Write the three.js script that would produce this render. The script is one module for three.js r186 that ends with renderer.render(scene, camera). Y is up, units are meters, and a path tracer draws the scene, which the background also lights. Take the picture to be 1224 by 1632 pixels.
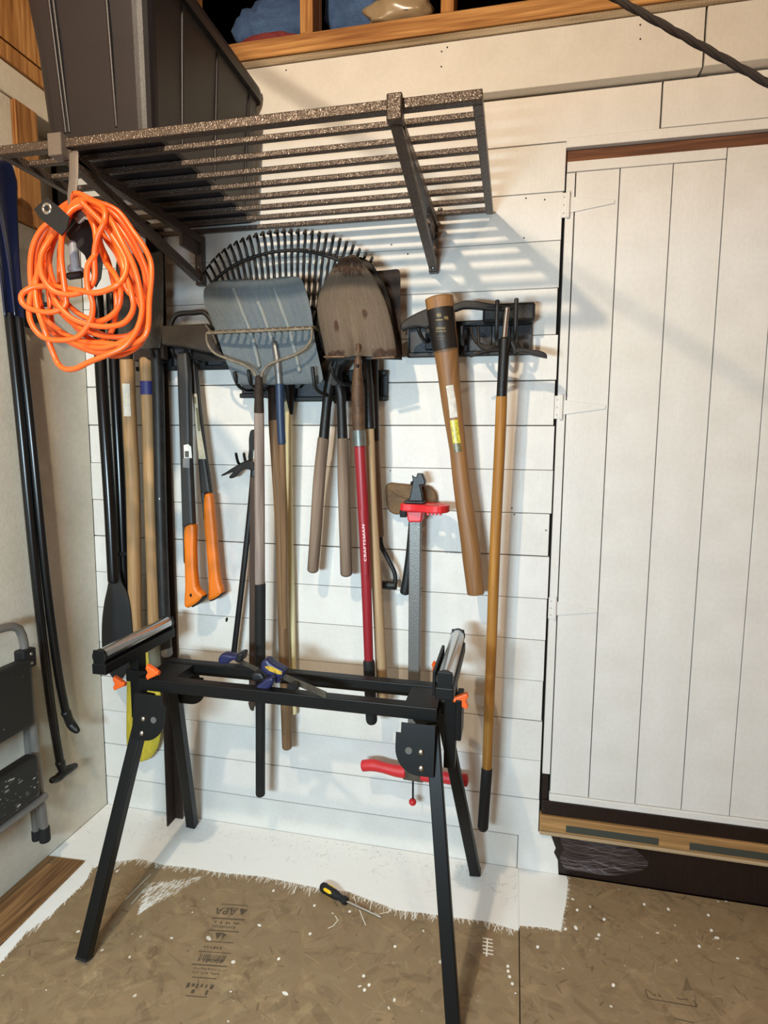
import * as THREE from 'three';
import { RoundedBoxGeometry } from 'three/addons/geometries/RoundedBoxGeometry.js';
import { mergeGeometries } from 'three/addons/utils/BufferGeometryUtils.js';
import { RectAreaLightUniformsLib } from 'three/addons/lights/RectAreaLightUniformsLib.js';

// ------------------------------------------------------------------ camera, light, exposure
// metres; the back wall is the plane z = 0, the left wall x = 0, the floor y = 0
RectAreaLightUniformsLib.init();
const scene = new THREE.Scene();
scene.background = new THREE.Color(0x000000);
const camera = new THREE.PerspectiveCamera(THREE.MathUtils.radToDeg(2 * Math.atan(816 / 940.40)), 1224 / 1632, 0.05, 30);
camera.rotation.order = 'YXZ';
camera.position.set(1.4878, 1.3853, 1.8534);
camera.rotation.set(-0.11466, 0.21557, 0.00784);
scene.add(camera);
const renderer = new THREE.WebGLRenderer({ antialias: true });
renderer.toneMapping = THREE.LinearToneMapping;
renderer.toneMappingExposure = 1.0;
renderer.shadowMap.enabled = true;

const WARM = new THREE.Color().setRGB(1, 0.815, 0.6), COOL = new THREE.Color().setRGB(0.65, 0.87, 1.0), SOFTWARM = new THREE.Color().setRGB(1, 0.83, 0.62);
const BULB_A = [0.80, 2.64, 1.71], BULB_B = [1.95, 2.68, 2.05], PANEL = [0.9, 1.2, 2.35];
function pointLight(p, color, power, size) {
  const l = new THREE.PointLight(color, power, 0, 2); l.position.set(...p); l.castShadow = true;
  l.shadow.radius = size; l.shadow.mapSize.set(1024, 1024); scene.add(l); return l;
}
pointLight(BULB_A, WARM, 8.6, 1.4);
pointLight(BULB_B, SOFTWARM, 2.0, 2.5);
const panelLight = new THREE.RectAreaLight(COOL, 228, 0.5, 0.15);
panelLight.position.set(PANEL[0], PANEL[1], PANEL[2]); panelLight.lookAt(PANEL[0] + 0.05, 0.3, 0); scene.add(panelLight);

// ------------------------------------------------------------------ helpers
function rng(seed) { let a = seed >>> 0; return () => { a = (a + 0x6D2B79F5) >>> 0; let t = a; t = Math.imul(t ^ (t >>> 15), t | 1); t ^= t + Math.imul(t ^ (t >>> 7), t | 61); return ((t ^ (t >>> 14)) >>> 0) / 4294967296; }; }
const hash = (x, y, s) => { let h = Math.imul(x | 0, 374761393) + Math.imul(y | 0, 668265263) + Math.imul(s | 0, 974711); h = Math.imul(h ^ (h >>> 13), 1274126177); return ((h ^ (h >>> 16)) >>> 0) / 4294967296; };
function vn(x, y, px, py, s) {                       // value noise that repeats after px, py cells
  const xi = Math.floor(x), yi = Math.floor(y), fx = x - xi, fy = y - yi, u = fx * fx * (3 - 2 * fx), v = fy * fy * (3 - 2 * fy);
  const m = (a, n) => ((a % n) + n) % n, h = (i, j) => hash(m(i, px), m(j, py), s);
  return (h(xi, yi) * (1 - u) + h(xi + 1, yi) * u) * (1 - v) + (h(xi, yi + 1) * (1 - u) + h(xi + 1, yi + 1) * u) * v;
}
function dataTex(w, h, fn, color = true) {
  const d = new Uint8Array(w * h * 4);
  for (let y = 0; y < h; y++) for (let x = 0; x < w; x++) { const c = fn(x / w, y / h), o = (y * w + x) * 4; d[o] = c[0]; d[o + 1] = c[1]; d[o + 2] = c[2]; d[o + 3] = 255; }
  const t = new THREE.DataTexture(d, w, h); t.wrapS = t.wrapT = THREE.RepeatWrapping; t.magFilter = THREE.LinearFilter; t.minFilter = THREE.LinearFilter;
  if (color) t.colorSpace = THREE.SRGBColorSpace;
  t.needsUpdate = true; return t;
}
const rep = (t, x, y) => { const c = t.clone(); c.repeat.set(x, y); c.needsUpdate = true; return c; };
function canvasTex(w, h, draw) { const c = document.createElement('canvas'); c.width = w; c.height = h; draw(c.getContext('2d'), w, h); const t = new THREE.CanvasTexture(c); t.colorSpace = THREE.SRGBColorSpace; return t; }
const rgb = hex => [(hex >> 16) & 255, (hex >> 8) & 255, hex & 255];
const mixc = (a, b, t) => [0, 1, 2].map(i => Math.max(0, Math.min(255, a[i] + (b[i] - a[i]) * t)));
// wood: grain runs along v; one repeat is 0.25 m by 1 m
function woodTex(light, dark, seed, contrast = 1) {
  const L = rgb(light), D = rgb(dark);
  return dataTex(192, 512, (u, v) => {
    const wob = vn(u * 3, v * 4, 3, 4, seed) * 0.25;
    let n = vn((u + wob * 0.2) * 40, v * 6, 40, 6, seed + 1) * 0.5 + vn(u * 90, v * 18, 90, 18, seed + 2) * 0.3 + vn(u * 6, v * 5, 6, 5, seed + 3) * 0.45 - 0.25;
    return mixc(L, D, n * contrast);
  });
}
// mottled even coat (paint, plastic, metal); one repeat is 0.3 m
function coatTex(a, b, seed, f1 = 8, f2 = 60) {
  const A = rgb(a), B = rgb(b);
  return dataTex(256, 256, (u, v) => mixc(A, B, vn(u * f1, v * f1, f1, f1, seed) * 0.6 + vn(u * f2, v * f2, f2, f2, seed + 5) * 0.4));
}
const fineBump = dataTex(256, 256, (u, v) => { const g = 255 * (vn(u * 64, v * 64, 64, 64, 9) * 0.6 + vn(u * 128, v * 128, 128, 128, 10) * 0.4); return [g, g, g]; }, false);
const brushBump = dataTex(256, 256, (u, v) => { const g = 255 * (vn(u * 8, v * 90, 8, 90, 19) * 0.55 + vn(u * 40, v * 40, 40, 40, 20) * 0.45); return [g, g, g]; }, false);
const brushBumpV = dataTex(256, 256, (u, v) => { const g = 255 * (vn(u * 90, v * 8, 90, 8, 19) * 0.55 + vn(u * 40, v * 40, 40, 40, 20) * 0.45); return [g, g, g]; }, false);
const hammerBump = dataTex(512, 512, (u, v) => { const g = 255 * Math.pow(vn(u * 90, v * 90, 90, 90, 31) * 0.6 + vn(u * 170, v * 170, 170, 170, 32) * 0.4, 1.2); return [g, g, g]; }, false);
function std(color, rough, o = {}) { return new THREE.MeshStandardMaterial({ color, roughness: rough, ...o }); }
function mapped(tex, rx, ry, rough, o = {}) { return new THREE.MeshStandardMaterial({ map: rep(tex, rx, ry), roughness: rough, ...o }); }
const bumped = (m, b, r, s) => { m.bumpMap = rep(b, r, r); m.bumpScale = s; return m; };
const wood = (l, d, seed, rough = 0.65, c = 1) => mapped(woodTex(l, d, seed, c), 4, 1, rough);

const V3 = a => new THREE.Vector3(a[0], a[1], a[2]);
function clean(g) { g = g.index ? g.toNonIndexed() : g; for (const k of Object.keys(g.attributes)) if (!['position', 'normal', 'uv'].includes(k)) g.deleteAttribute(k); g.morphAttributes = {}; return g; }
const merge = list => list.length === 1 ? clean(list[0]) : mergeGeometries(list.map(clean), false);
// uv in metres from the side each face looks to; turn = true lays the grain (v) along x
function metreUV(g, turn = false) {
  g = clean(g); const p = g.attributes.position, n = g.attributes.normal, uv = new Float32Array(p.count * 2);
  for (let i = 0; i < p.count; i++) {
    const ax = Math.abs(n.getX(i)), ay = Math.abs(n.getY(i)), az = Math.abs(n.getZ(i)); let a, b;
    if (turn) { if (ax >= ay && ax >= az) { a = p.getZ(i); b = p.getY(i); } else if (ay >= az) { a = p.getZ(i); b = p.getX(i); } else { a = p.getY(i); b = p.getX(i); } }
    else if (ax >= ay && ax >= az) { a = p.getZ(i); b = p.getY(i); } else if (ay >= az) { a = p.getX(i); b = p.getZ(i); } else { a = p.getX(i); b = p.getY(i); }
    uv[2 * i] = a; uv[2 * i + 1] = b;
  }
  g.setAttribute('uv', new THREE.BufferAttribute(uv, 2)); return g;
}
function box(x0, x1, y0, y1, z0, z1, b = 0.002, turn = false) {
  const w = x1 - x0, h = y1 - y0, d = z1 - z0;
  const g = b > 0 ? new RoundedBoxGeometry(w, h, d, 1, Math.min(b, w / 2.2, h / 2.2, d / 2.2)) : new THREE.BoxGeometry(w, h, d);
  g.translate((x0 + x1) / 2, (y0 + y1) / 2, (z0 + z1) / 2); return metreUV(g, turn);
}
// a bar of section w (sideways) by t from a to b; side gives the direction of w
function beam(a, b, w, t, side = [1, 0, 0], bev = 0.002) {
  const A = V3(a), B = V3(b), y = B.clone().sub(A), len = y.length(); y.normalize();
  const z = V3(side).cross(y).normalize(), x = y.clone().cross(z).normalize();
  const g = new RoundedBoxGeometry(w, len, t, 1, Math.min(bev, w / 2.2, t / 2.2)); metreUV(g);
  const g2 = metreUV(g); g2.applyMatrix4(new THREE.Matrix4().makeBasis(x, y, z).setPosition(A.add(B).multiplyScalar(0.5))); return g2;
}
const lerpList = (r, t) => { if (typeof r === 'number') return r; if (typeof r === 'function') return r(t); const f = t * (r.length - 1), i = Math.min(r.length - 2, Math.floor(f)); return r[i] + (r[i + 1] - r[i]) * (f - i); };
// round bar along points; rad number, list or function; o: n rings, seg sides, flat squeeze, round ends, smooth, arc
function sweep(pts, rad, o = {}) {
  const seg = o.seg ?? 14, round = o.round ?? 0.6, arc = o.arc, closed = !!o.closed;
  let P = pts.map(V3);
  if (o.smooth !== false && P.length > 2) { const c = new THREE.CatmullRomCurve3(P, closed, 'centripetal'); P = c.getSpacedPoints(o.n ?? P.length * 6); }
  else if (o.n) { const c = new THREE.CurvePath(); for (let i = 0; i + 1 < P.length; i++) c.add(new THREE.LineCurve3(P[i], P[i + 1])); P = c.getSpacedPoints(o.n); }
  if (closed) { P[P.length - 1].copy(P[0]); }
  const N = P.length, T = P.map((p, i) => P[Math.min(N - 1, i + 1)].clone().sub(P[Math.max(0, i - 1)]).normalize());
  let len = [0]; for (let i = 1; i < N; i++) len.push(len[i - 1] + P[i].distanceTo(P[i - 1]));
  const ref = V3(o.up ?? [0, 0, 1]); let nrm = ref.clone().addScaledVector(T[0], -ref.dot(T[0]));
  if (nrm.lengthSq() < 1e-6) nrm = new THREE.Vector3(1, 0, 0).addScaledVector(T[0], -T[0].x); nrm.normalize();
  const rings = []; const a0 = arc ? arc[0] : 0, a1 = arc ? arc[1] : Math.PI * 2;
  for (let i = 0; i < N; i++) {
    nrm.addScaledVector(T[i], -nrm.dot(T[i])).normalize(); const bi = T[i].clone().cross(nrm);
    rings.push({ p: P[i], n: nrm.clone(), b: bi, r: lerpList(rad, len[i] / len[N - 1]), v: len[i] });
  }
  if (!closed && !arc && round > 0) {
    const cap = (R, t, s) => { const k = []; for (let j = 1; j <= 4; j++) { const a = j / 4 * Math.PI / 2; k.push({ p: R.p.clone().addScaledVector(t, s * Math.sin(a) * R.r * round), n: R.n, b: R.b, r: Math.max(1e-4, R.r * Math.cos(a)), v: R.v + s * Math.sin(a) * R.r * round }); } return k; };
    const s0 = cap(rings[0], T[0], -1).reverse(), s1 = cap(rings[N - 1], T[N - 1], 1); rings.unshift(...s0); rings.push(...s1);
  }
  const flat = o.flat ?? 1, pos = [], nor = [], uv = [], idx = [], M = seg + 1;
  rings.forEach((R, i) => {
    const dr = (i + 1 < rings.length && i > 0) ? (rings[i + 1].r - rings[i - 1].r) / (rings[i + 1].p.distanceTo(rings[i - 1].p) + 1e-6) : (i === 0 ? (round > 0 && !closed && !arc ? 30 : 0) : (round > 0 && !closed && !arc ? -30 : 0));
    const t = i + 1 < rings.length ? rings[i + 1].p.clone().sub(R.p) : R.p.clone().sub(rings[i - 1].p); t.normalize();
    for (let j = 0; j <= seg; j++) {
      const a = a0 + (a1 - a0) * j / seg, c = Math.cos(a), s = Math.sin(a);
      const d = R.n.clone().multiplyScalar(c * flat).addScaledVector(R.b, s), q = R.p.clone().addScaledVector(d, R.r);
      const nn = R.n.clone().multiplyScalar(c / flat).addScaledVector(R.b, s).normalize().addScaledVector(t, -dr).normalize();
      pos.push(q.x, q.y, q.z); nor.push(nn.x, nn.y, nn.z); uv.push(a * Math.max(0.004, R.r), R.v);
    }
  });
  if (!closed && !arc && round <= 0) for (const e of [0, rings.length - 1]) {           // flat ends
    const R = rings[e], t = e ? T[N - 1] : T[0].clone().negate(), b0 = pos.length / 3; pos.push(R.p.x, R.p.y, R.p.z); nor.push(t.x, t.y, t.z); uv.push(0, R.v);
    for (let j = 0; j <= seg; j++) { const o3 = (e * M + j) * 3; pos.push(pos[o3], pos[o3 + 1], pos[o3 + 2]); nor.push(t.x, t.y, t.z); uv.push(0.01 * Math.cos(j), R.v); }
    for (let j = 0; j < seg; j++) e ? idx.push(b0, b0 + 1 + j, b0 + 2 + j) : idx.push(b0, b0 + 2 + j, b0 + 1 + j);
  }
  for (let i = 0; i + 1 < rings.length; i++) for (let j = 0; j < seg; j++) { const a = i * M + j, b = a + 1, c = a + M, d = c + 1; idx.push(a, b, c, b, d, c); }
  const g = new THREE.BufferGeometry();
  g.setAttribute('position', new THREE.Float32BufferAttribute(pos, 3)); g.setAttribute('normal', new THREE.Float32BufferAttribute(nor, 3)); g.setAttribute('uv', new THREE.Float32BufferAttribute(uv, 2)); g.setIndex(idx);
  return clean(g);
}
// solid from an outline in the xy plane, z0 to z0 + depth
function ext(outline, z0, depth, bev = 0.002, holes = []) {
  const s = new THREE.Shape(outline.map(p => new THREE.Vector2(p[0], p[1])));
  for (const h of holes) s.holes.push(new THREE.Path(h.map(p => new THREE.Vector2(p[0], p[1]))));
  const g = new THREE.ExtrudeGeometry(s, { depth: Math.max(1e-4, depth - 2 * bev), bevelEnabled: bev > 0, bevelSize: bev, bevelThickness: bev, bevelOffset: -bev, bevelSegments: 2, curveSegments: 6 });
  g.translate(0, 0, z0 + bev); return metreUV(g);
}
const smoothOutline = (pts, n = 48) => new THREE.CatmullRomCurve3(pts.map(p => new THREE.Vector3(p[0], p[1], 0)), true, 'centripetal').getSpacedPoints(n).slice(0, -1).map(p => [p.x, p.y]);
// dished sheet from rows [y, x left, x right] (top to bottom); zf(u -1..1, v 0..1) gives depth; uv is 0..1 across the sheet
function blade(rows, zf, th, nu = 16, nv = 28) {
  const c = new THREE.CatmullRomCurve3(rows.map(r => new THREE.Vector3(r[0], r[1], r[2])), false, 'centripetal'), pos = [], uv = [], idx = [];
  const M = nu + 1, side = [];
  for (let f = 0; f < 2; f++) for (let i = 0; i <= nv; i++) { const r = c.getPoint(i / nv); for (let j = 0; j <= nu; j++) { const u = j / nu; pos.push(r.y + (r.z - r.y) * u, r.x, zf(u * 2 - 1, i / nv) - f * th); uv.push(u, 1 - i / nv); } }
  const K = (nv + 1) * M;
  for (let i = 0; i < nv; i++) for (let j = 0; j < nu; j++) { const a = i * M + j, b = a + 1, d = a + M, e = d + 1; idx.push(a, d, b, b, d, e, K + a, K + b, K + d, K + b, K + e, K + d); }
  const rim = (a, b) => idx.push(a, b, K + a, b, K + b, K + a);
  for (let j = 0; j < nu; j++) { rim(j, j + 1); rim(nv * M + j + 1, nv * M + j); }
  for (let i = 0; i < nv; i++) { rim((i + 1) * M, i * M); rim(i * M + nu, (i + 1) * M + nu); }
  const g = new THREE.BufferGeometry(); g.setAttribute('position', new THREE.Float32BufferAttribute(pos, 3)); g.setAttribute('uv', new THREE.Float32BufferAttribute(uv, 2)); g.setIndex(idx);
  g.computeVertexNormals(); return clean(g);
}
function ball(c, r, sx = 1, sy = 1, sz = 1, seg = 16) { const g = new THREE.SphereGeometry(r, seg, Math.max(6, seg >> 1)); g.scale(sx, sy, sz); g.translate(...c); return clean(g); }
function disc(a, b, r, seg = 20) { return sweep([a, b], r, { seg, round: 0, smooth: false }); }
function turned(a, b, profile, seg = 18) {          // profile of [share of the way from a to b, radius]
  return sweepRadii(profile.map(([t]) => along(a, b, t)), profile.map(p => p[1]), seg);
}
function sweepRadii(pts, radii, seg) {
  const L = [0]; for (let i = 1; i < pts.length; i++) L.push(L[i - 1] + V3(pts[i]).distanceTo(V3(pts[i - 1]))); const tot = L[L.length - 1];
  return sweep(pts, t => { const d = t * tot; let i = 0; while (i < L.length - 2 && L[i + 1] < d - 1e-9) i++; return radii[i] + (radii[i + 1] - radii[i]) * Math.min(1, (d - L[i]) / (L[i + 1] - L[i] + 1e-9)); }, { seg, smooth: false, round: 0 });
}
const along = (a, b, t) => [0, 1, 2].map(i => a[i] + (b[i] - a[i]) * t);

// ------------------------------------------------------------------ naming and grouping
const taken = {}, bases = new Map();
function numbered(n) { const k = taken[n] = (taken[n] ?? -1) + 1; return k ? n + '_' + String(k).padStart(3, '0') : n; }
function thing(name, label, category, base, group) {
  const o = new THREE.Group(); o.name = numbered(name); o.position.set(...base); bases.set(o, V3(base)); scene.add(o);
  o.userData = { label, category }; if (group) o.userData.group = group; return o;
}
function structure(name) { const o = new THREE.Group(); o.name = name; o.userData = { kind: 'structure' }; bases.set(o, new THREE.Vector3()); scene.add(o); return o; }
function part(name, geo, m, parent, label) {
  const b = bases.get(parent); const g = Array.isArray(geo) ? merge(geo) : clean(geo);
  if (b.lengthSq() > 0) g.translate(-b.x, -b.y, -b.z);
  const o = new THREE.Mesh(g, m); o.name = name; o.castShadow = o.receiveShadow = true; bases.set(o, b); parent.add(o); if (label) o.userData.label = label; return o;
}

// ------------------------------------------------------------------ materials of the place
const paintTex = coatTex(0xe2e0dc, 0xd8d5cf, 3, 6, 48);
const whitePaint = bumped(mapped(paintTex, 3.3, 3.3, 0.55), brushBump, 3.3, 0.00025);
const whitePaintB = bumped(mapped(coatTex(0xdfddd8, 0xd4d1ca, 13, 5, 40), 3.3, 3.3, 0.5), brushBump, 3.3, 0.0003);
const doorPaint = bumped(mapped(coatTex(0xdedbd6, 0xd3cfc8, 23, 5, 40), 3.3, 3.3, 0.42), brushBumpV, 3.3, 0.00025);
const plasterPaint = bumped(mapped(coatTex(0xd3cdbf, 0xc2bbab, 33, 4, 40), 2.2, 2.2, 0.6), fineBump, 3, 0.0005);
const timber = wood(0xcb9a5e, 0x8a5a2c, 41, 0.8, 1.5), timberOld = wood(0xb98449, 0x7a4a20, 42, 0.8, 1.2), timberDark = wood(0x4a3322, 0x25170e, 43, 0.85), headerWood = wood(0x7c4f30, 0x46281a, 44, 0.8, 1.2);
const darkGap = std(0x15100d, 0.95), brownPaint = bumped(mapped(coatTex(0x21130f, 0x170c09, 53, 5, 30), 3.3, 3.3, 0.4), brushBump, 3.3, 0.0006);
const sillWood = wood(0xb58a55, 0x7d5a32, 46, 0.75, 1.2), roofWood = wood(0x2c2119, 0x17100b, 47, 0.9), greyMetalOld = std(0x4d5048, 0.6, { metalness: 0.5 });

// ------------------------------------------------------------------ back wall: every board on its own
const PITCH = 0.133, SEAM0 = 1.5765, JAMB = 1.6, ROOM_R = 3.2;
const wallBack = structure('wall_back');
part('backing', [box(-0.14, ROOM_R, -0.15, 2.53, -0.14, -0.019, 0)], darkGap, wallBack);
{
  const R = rng(5);
  const board = (x0, x1, y0, y1, z1 = 0) => {
    const g = R() * 0.002 + 0.0006, t = (R() - 0.5) * 0.0022;
    part('plank', box(x0 + 0.0007, x1 - 0.0007, y0 + g, y1 - 0.0005, -0.0185, z1 + t, 0.0014, true), R() > 0.5 ? whitePaint : whitePaintB, wallBack);
  };
  for (let k = 10; k >= -6; k--) {
    const y0 = SEAM0 - (k + 1) * PITCH, y1 = SEAM0 - k * PITCH, e = JAMB + 0.003 + (R() - 0.5) * 0.006;
    if (k >= -4) { board(0, e - (k > -5 && k < -1 ? 0.004 : 0), y0, y1); if (k > -6) board(2.52, ROOM_R, y0, y1); }
  }
  board(0, JAMB + 0.005, SEAM0 + 4 * PITCH, SEAM0 + 5 * PITCH);
  board(0, 1.85, SEAM0 + 5 * PITCH + 0.001, SEAM0 + 6 * PITCH); board(1.853, ROOM_R, SEAM0 + 5 * PITCH + 0.012, SEAM0 + 6 * PITCH);
  // the top course stands proud of the rest, its underside shows
  board(0, 1.939, SEAM0 + 6 * PITCH + 0.002, 2.525, 0.036); board(1.943, ROOM_R, SEAM0 + 6 * PITCH + 0.004, 2.525, 0.037);
  // bottom course, stepped end beside the door
  board(0, 1.54, -0.003, SEAM0 - 11 * PITCH); part('plank', ext([[1.541, 0.0], [1.672, 0.0], [1.668, 0.05], [1.655, 0.075], [1.66, 0.09], [1.642, 0.137], [1.602, 0.1375], [1.541, 0.134]], -0.018, 0.019, 0.001), whitePaint, wallBack);
  // nail heads and holes
  for (const [x, y] of [[1.248, 2.501], [1.264, 2.51], [1.248, 2.461], [0.776, 2.507], [1.779, 2.501], [1.781, 2.466], [1.497, 2.098], [1.55, 2.09], [1.495, 1.988], [1.099, 1.993], [1.15, 1.963], [0.964, 1.4], [1.102, 1.301], [1.209, 0.922], [1.486, 1.192], [1.494, 1.172], [0.973, 0.988], [1.59, 1.127]]) part('nail_hole', disc([x, y, -0.002], [x, y, y > 2.375 ? 0.0375 : 0.0016], 0.0022, 8), darkGap, wallBack);
}
const knot = std(0x14100d, 0.9);
part('knot_hole', ext(smoothOutline([[0.516, 0.773], [0.526, 0.779], [0.53, 0.768], [0.52, 0.749], [0.513, 0.757]].map((p, i, a) => [a[0][0] + (p[0] - a[0][0]) * 0.6, a[0][1] + (p[1] - a[0][1]) * 0.6])), -0.001, 0.0022, 0.0004), knot, wallBack);
// top plate, studs above it and the dark loft behind
const plate = structure('trim_1');
part('top_plate', box(-0.12, ROOM_R, 2.548, 2.60, -0.055, 0.042, 0.003, true), timber, plate);
part('plate_edge', box(-0.12, ROOM_R, 2.526, 2.5475, -0.055, 0.037, 0.002, true), bumped(wood(0xb9aa93, 0x7b6a52, 48, 0.8, 1.4), fineBump, 6, 0.002), plate);
for (const [x, w] of [[0.842, 0.04], [1.262, 0.038], [1.66, 0.038], [2.07, 0.038], [0.44, 0.038]]) part('stud', box(x - w / 2, x + w / 2, 2.6, 3.2, -0.05, 0.04, 0.003), x < 1 ? timber : timberOld, plate);
const ceiling = structure('ceiling');
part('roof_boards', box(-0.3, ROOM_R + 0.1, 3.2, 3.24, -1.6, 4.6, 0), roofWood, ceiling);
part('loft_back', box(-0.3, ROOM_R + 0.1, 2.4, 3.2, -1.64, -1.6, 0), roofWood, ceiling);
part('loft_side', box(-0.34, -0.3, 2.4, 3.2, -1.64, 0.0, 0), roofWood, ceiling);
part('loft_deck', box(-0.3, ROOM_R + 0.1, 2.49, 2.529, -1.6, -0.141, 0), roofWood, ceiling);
for (let i = 0; i < 7; i++) part('rafter', box(-0.12, ROOM_R, 3.06, 3.2, -1.2 + i * 0.85, -1.16 + i * 0.85, 0.003, true), timberDark, ceiling);

// ------------------------------------------------------------------ left wall: painted sheet, open stud bay above
const wallLeft = structure('wall_left');
part('panel', box(-0.10, 0, 0, 2.045, 0, 4.6, 0.002), plasterPaint, wallLeft);
part('ledge_timber', box(-0.10, 0.012, 2.046, 2.09, 0.0, 4.6, 0.003), timberOld, wallLeft);
part('bay_back', box(-0.14, -0.10, 2.046, 3.2, 0, 4.6, 0), plasterPaint, wallLeft);
for (const z of [0.205, 0.62, 1.03, 1.44]) part('stud', box(-0.05, 0.002, 2.09, 2.40, z - 0.04, z + 0.045, 0.003), timber, wallLeft);
part('panel', box(-0.099, -0.012, 2.09, 2.40, 0.251, 0.575, 0.002), plasterPaint, wallLeft);
part('blocking', box(-0.099, -0.004, 2.40, 2.488, 0.02, 4.6, 0.003), plasterPaint, wallLeft);
part('top_plate', box(-0.10, 0.006, 2.489, 2.538, 0.02, 4.6, 0.003), timber, wallLeft);
part('top_plate', box(-0.10, 0.002, 2.546, 2.76, 0.02, 4.6, 0.003), timber, wallLeft);
part('upper_boards', box(-0.10, -0.06, 2.761, 3.2, 0.0, 4.6, 0), timberDark, wallLeft);
const wallRight = structure('wall_right'); part('panel', box(ROOM_R, ROOM_R + 0.1, 0, 3.2, -0.14, 4.6, 0), timberOld, wallRight);
const wallFront = structure('wall_front'); part('panel', box(-0.14, ROOM_R + 0.1, 0, 3.2, 4.5, 4.6, 0), timberOld, wallFront);

// ------------------------------------------------------------------ door of vertical boards, with jamb, hinges, header and sill
const door = structure('door_1');
const TOPY = 2.158, BOTY = 0.277;
{
  const xs = [1.634, 1.7525, 1.8905, 2.0235, 2.158, 2.295, 2.43];
  for (let i = 0; i + 1 < xs.length; i++) part('plank', box(xs[i] + 0.0012, xs[i + 1] - 0.0012, BOTY, i >= 3 ? 2.187 : TOPY, -0.02, (i % 2) * 0.0012, 0.0014), doorPaint, door);
  part('door_backing', box(1.61, 2.45, 0.2, 2.19, -0.03, -0.0205, 0), darkGap, door);
  part('top_rail', box(1.609, 2.022, TOPY + 0.001, 2.187, -0.018, 0.003, 0.0015, true), doorPaint, door);
  part('bottom_rail', box(1.632, 2.43, 0.2522, BOTY - 0.001, -0.02, 0.006, 0.004, true), doorPaint, door);
  part('jamb', box(1.6085, 1.6322, 0.34, 2.157, -0.018, 0.001, 0.0015), doorPaint, door);
  part('jamb_stub', box(1.610, 1.628, 0.205, 0.338, -0.018, -0.004, 0.0015), brownPaint, door);
  part('head_trim', box(1.604, ROOM_R, 2.2245, 2.2515, -0.018, 0.004, 0.002, true), whitePaint, door);
  part('header', box(1.604, ROOM_R, 2.187, 2.224, -0.06, -0.012, 0.002, true), headerWood, door);
  part('threshold', box(1.611, ROOM_R, 0.2038, 0.2515, -0.06, 0.004, 0.003, true), brownPaint, door);
  part('jamb', box(2.432, 2.515, 0.19, 2.2, -0.018, 0.004, 0.002), doorPaint, door);
  // strap hinges under the paint
  for (const [px, py] of [[1.616, 2.07], [1.62, 1.498], [1.626, 0.885]]) {
    const h = part('hinge', [box(px - 0.02, px - 0.003, py - 0.034, py + 0.034, 0.001, 0.0035, 0.001), ext([[px + 0.004, py + 0.022], [px + 0.125, py + 0.005], [px + 0.125, py - 0.005], [px + 0.004, py - 0.022]], 0.0005, 0.003, 0.0008)], doorPaint, door);
    part('hinge_pin', sweep([[px, py - 0.034, 0.005], [px, py + 0.034, 0.005]], 0.0052, { seg: 10 }), doorPaint, h);
    for (const d of [-0.022, 0, 0.022]) part('screw', ball([px - 0.012, py + d, 0.0035], 0.0025, 1, 1, 0.5, 8), std(0xb9b2a8, 0.5), h);
  }
  // raw timber sill with metal slots, dark kick board below
  const sill = part('sill', box(1.606, ROOM_R, 0.1505, 0.2033, -0.05, 0.012, 0.004, true), sillWood, door);
  part('sill_lip', box(1.606, ROOM_R, 0.1388, 0.150, -0.05, 0.016, 0.004, true), wood(0xc2ab8a, 0x8a7050, 49, 0.8, 1.2), door);
  for (const x of [1.687, 2.05, 2.41]) part('slot', box(x, x + 0.275, 0.159, 0.182, 0.0122, 0.0142, 0.001, true), greyMetalOld, sill);
  part('kick_board', box(1.6, ROOM_R, 0.0, 0.1382, -0.05, -0.004, 0.002, true), brownPaint, door);
}
// white brush stroke dragged over the dark kick board
part('paint_smear', blade([[0.143, 1.675, 1.874], [0.116, 1.674, 1.909], [0.087, 1.685, 1.94], [0.061, 1.674, 1.93], [0.027, 1.687, 1.852], [0.015, 1.695, 1.806]], (u, v) => -0.0025, 0.0012, 10, 10), new THREE.MeshStandardMaterial({ roughness: 0.5, map: canvasTex(512, 256, (g, w, h) => { const R = rng(91); g.fillStyle = '#1e1310'; g.fillRect(0, 0, w, h); for (let i = 0; i < 260; i++) { const y = R(); g.globalAlpha = 0.05 + 0.10 * R() + (y > 0.72 ? 0.12 * R() : 0); g.strokeStyle = R() < 0.7 ? '#a3a0a8' : '#d0ccd0'; g.lineWidth = 1 + R() * 5; const x0 = (R() - 0.3) * w, x1 = x0 + w * (0.3 + R() * 0.7); g.beginPath(); g.moveTo(x0, y * h * 0.85); g.quadraticCurveTo((x0 + x1) / 2, y * h * 0.85 + 50, x1, y * h * 0.75); g.stroke(); } g.globalAlpha = 1; }) }), door, 'grey paint smear');

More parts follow.
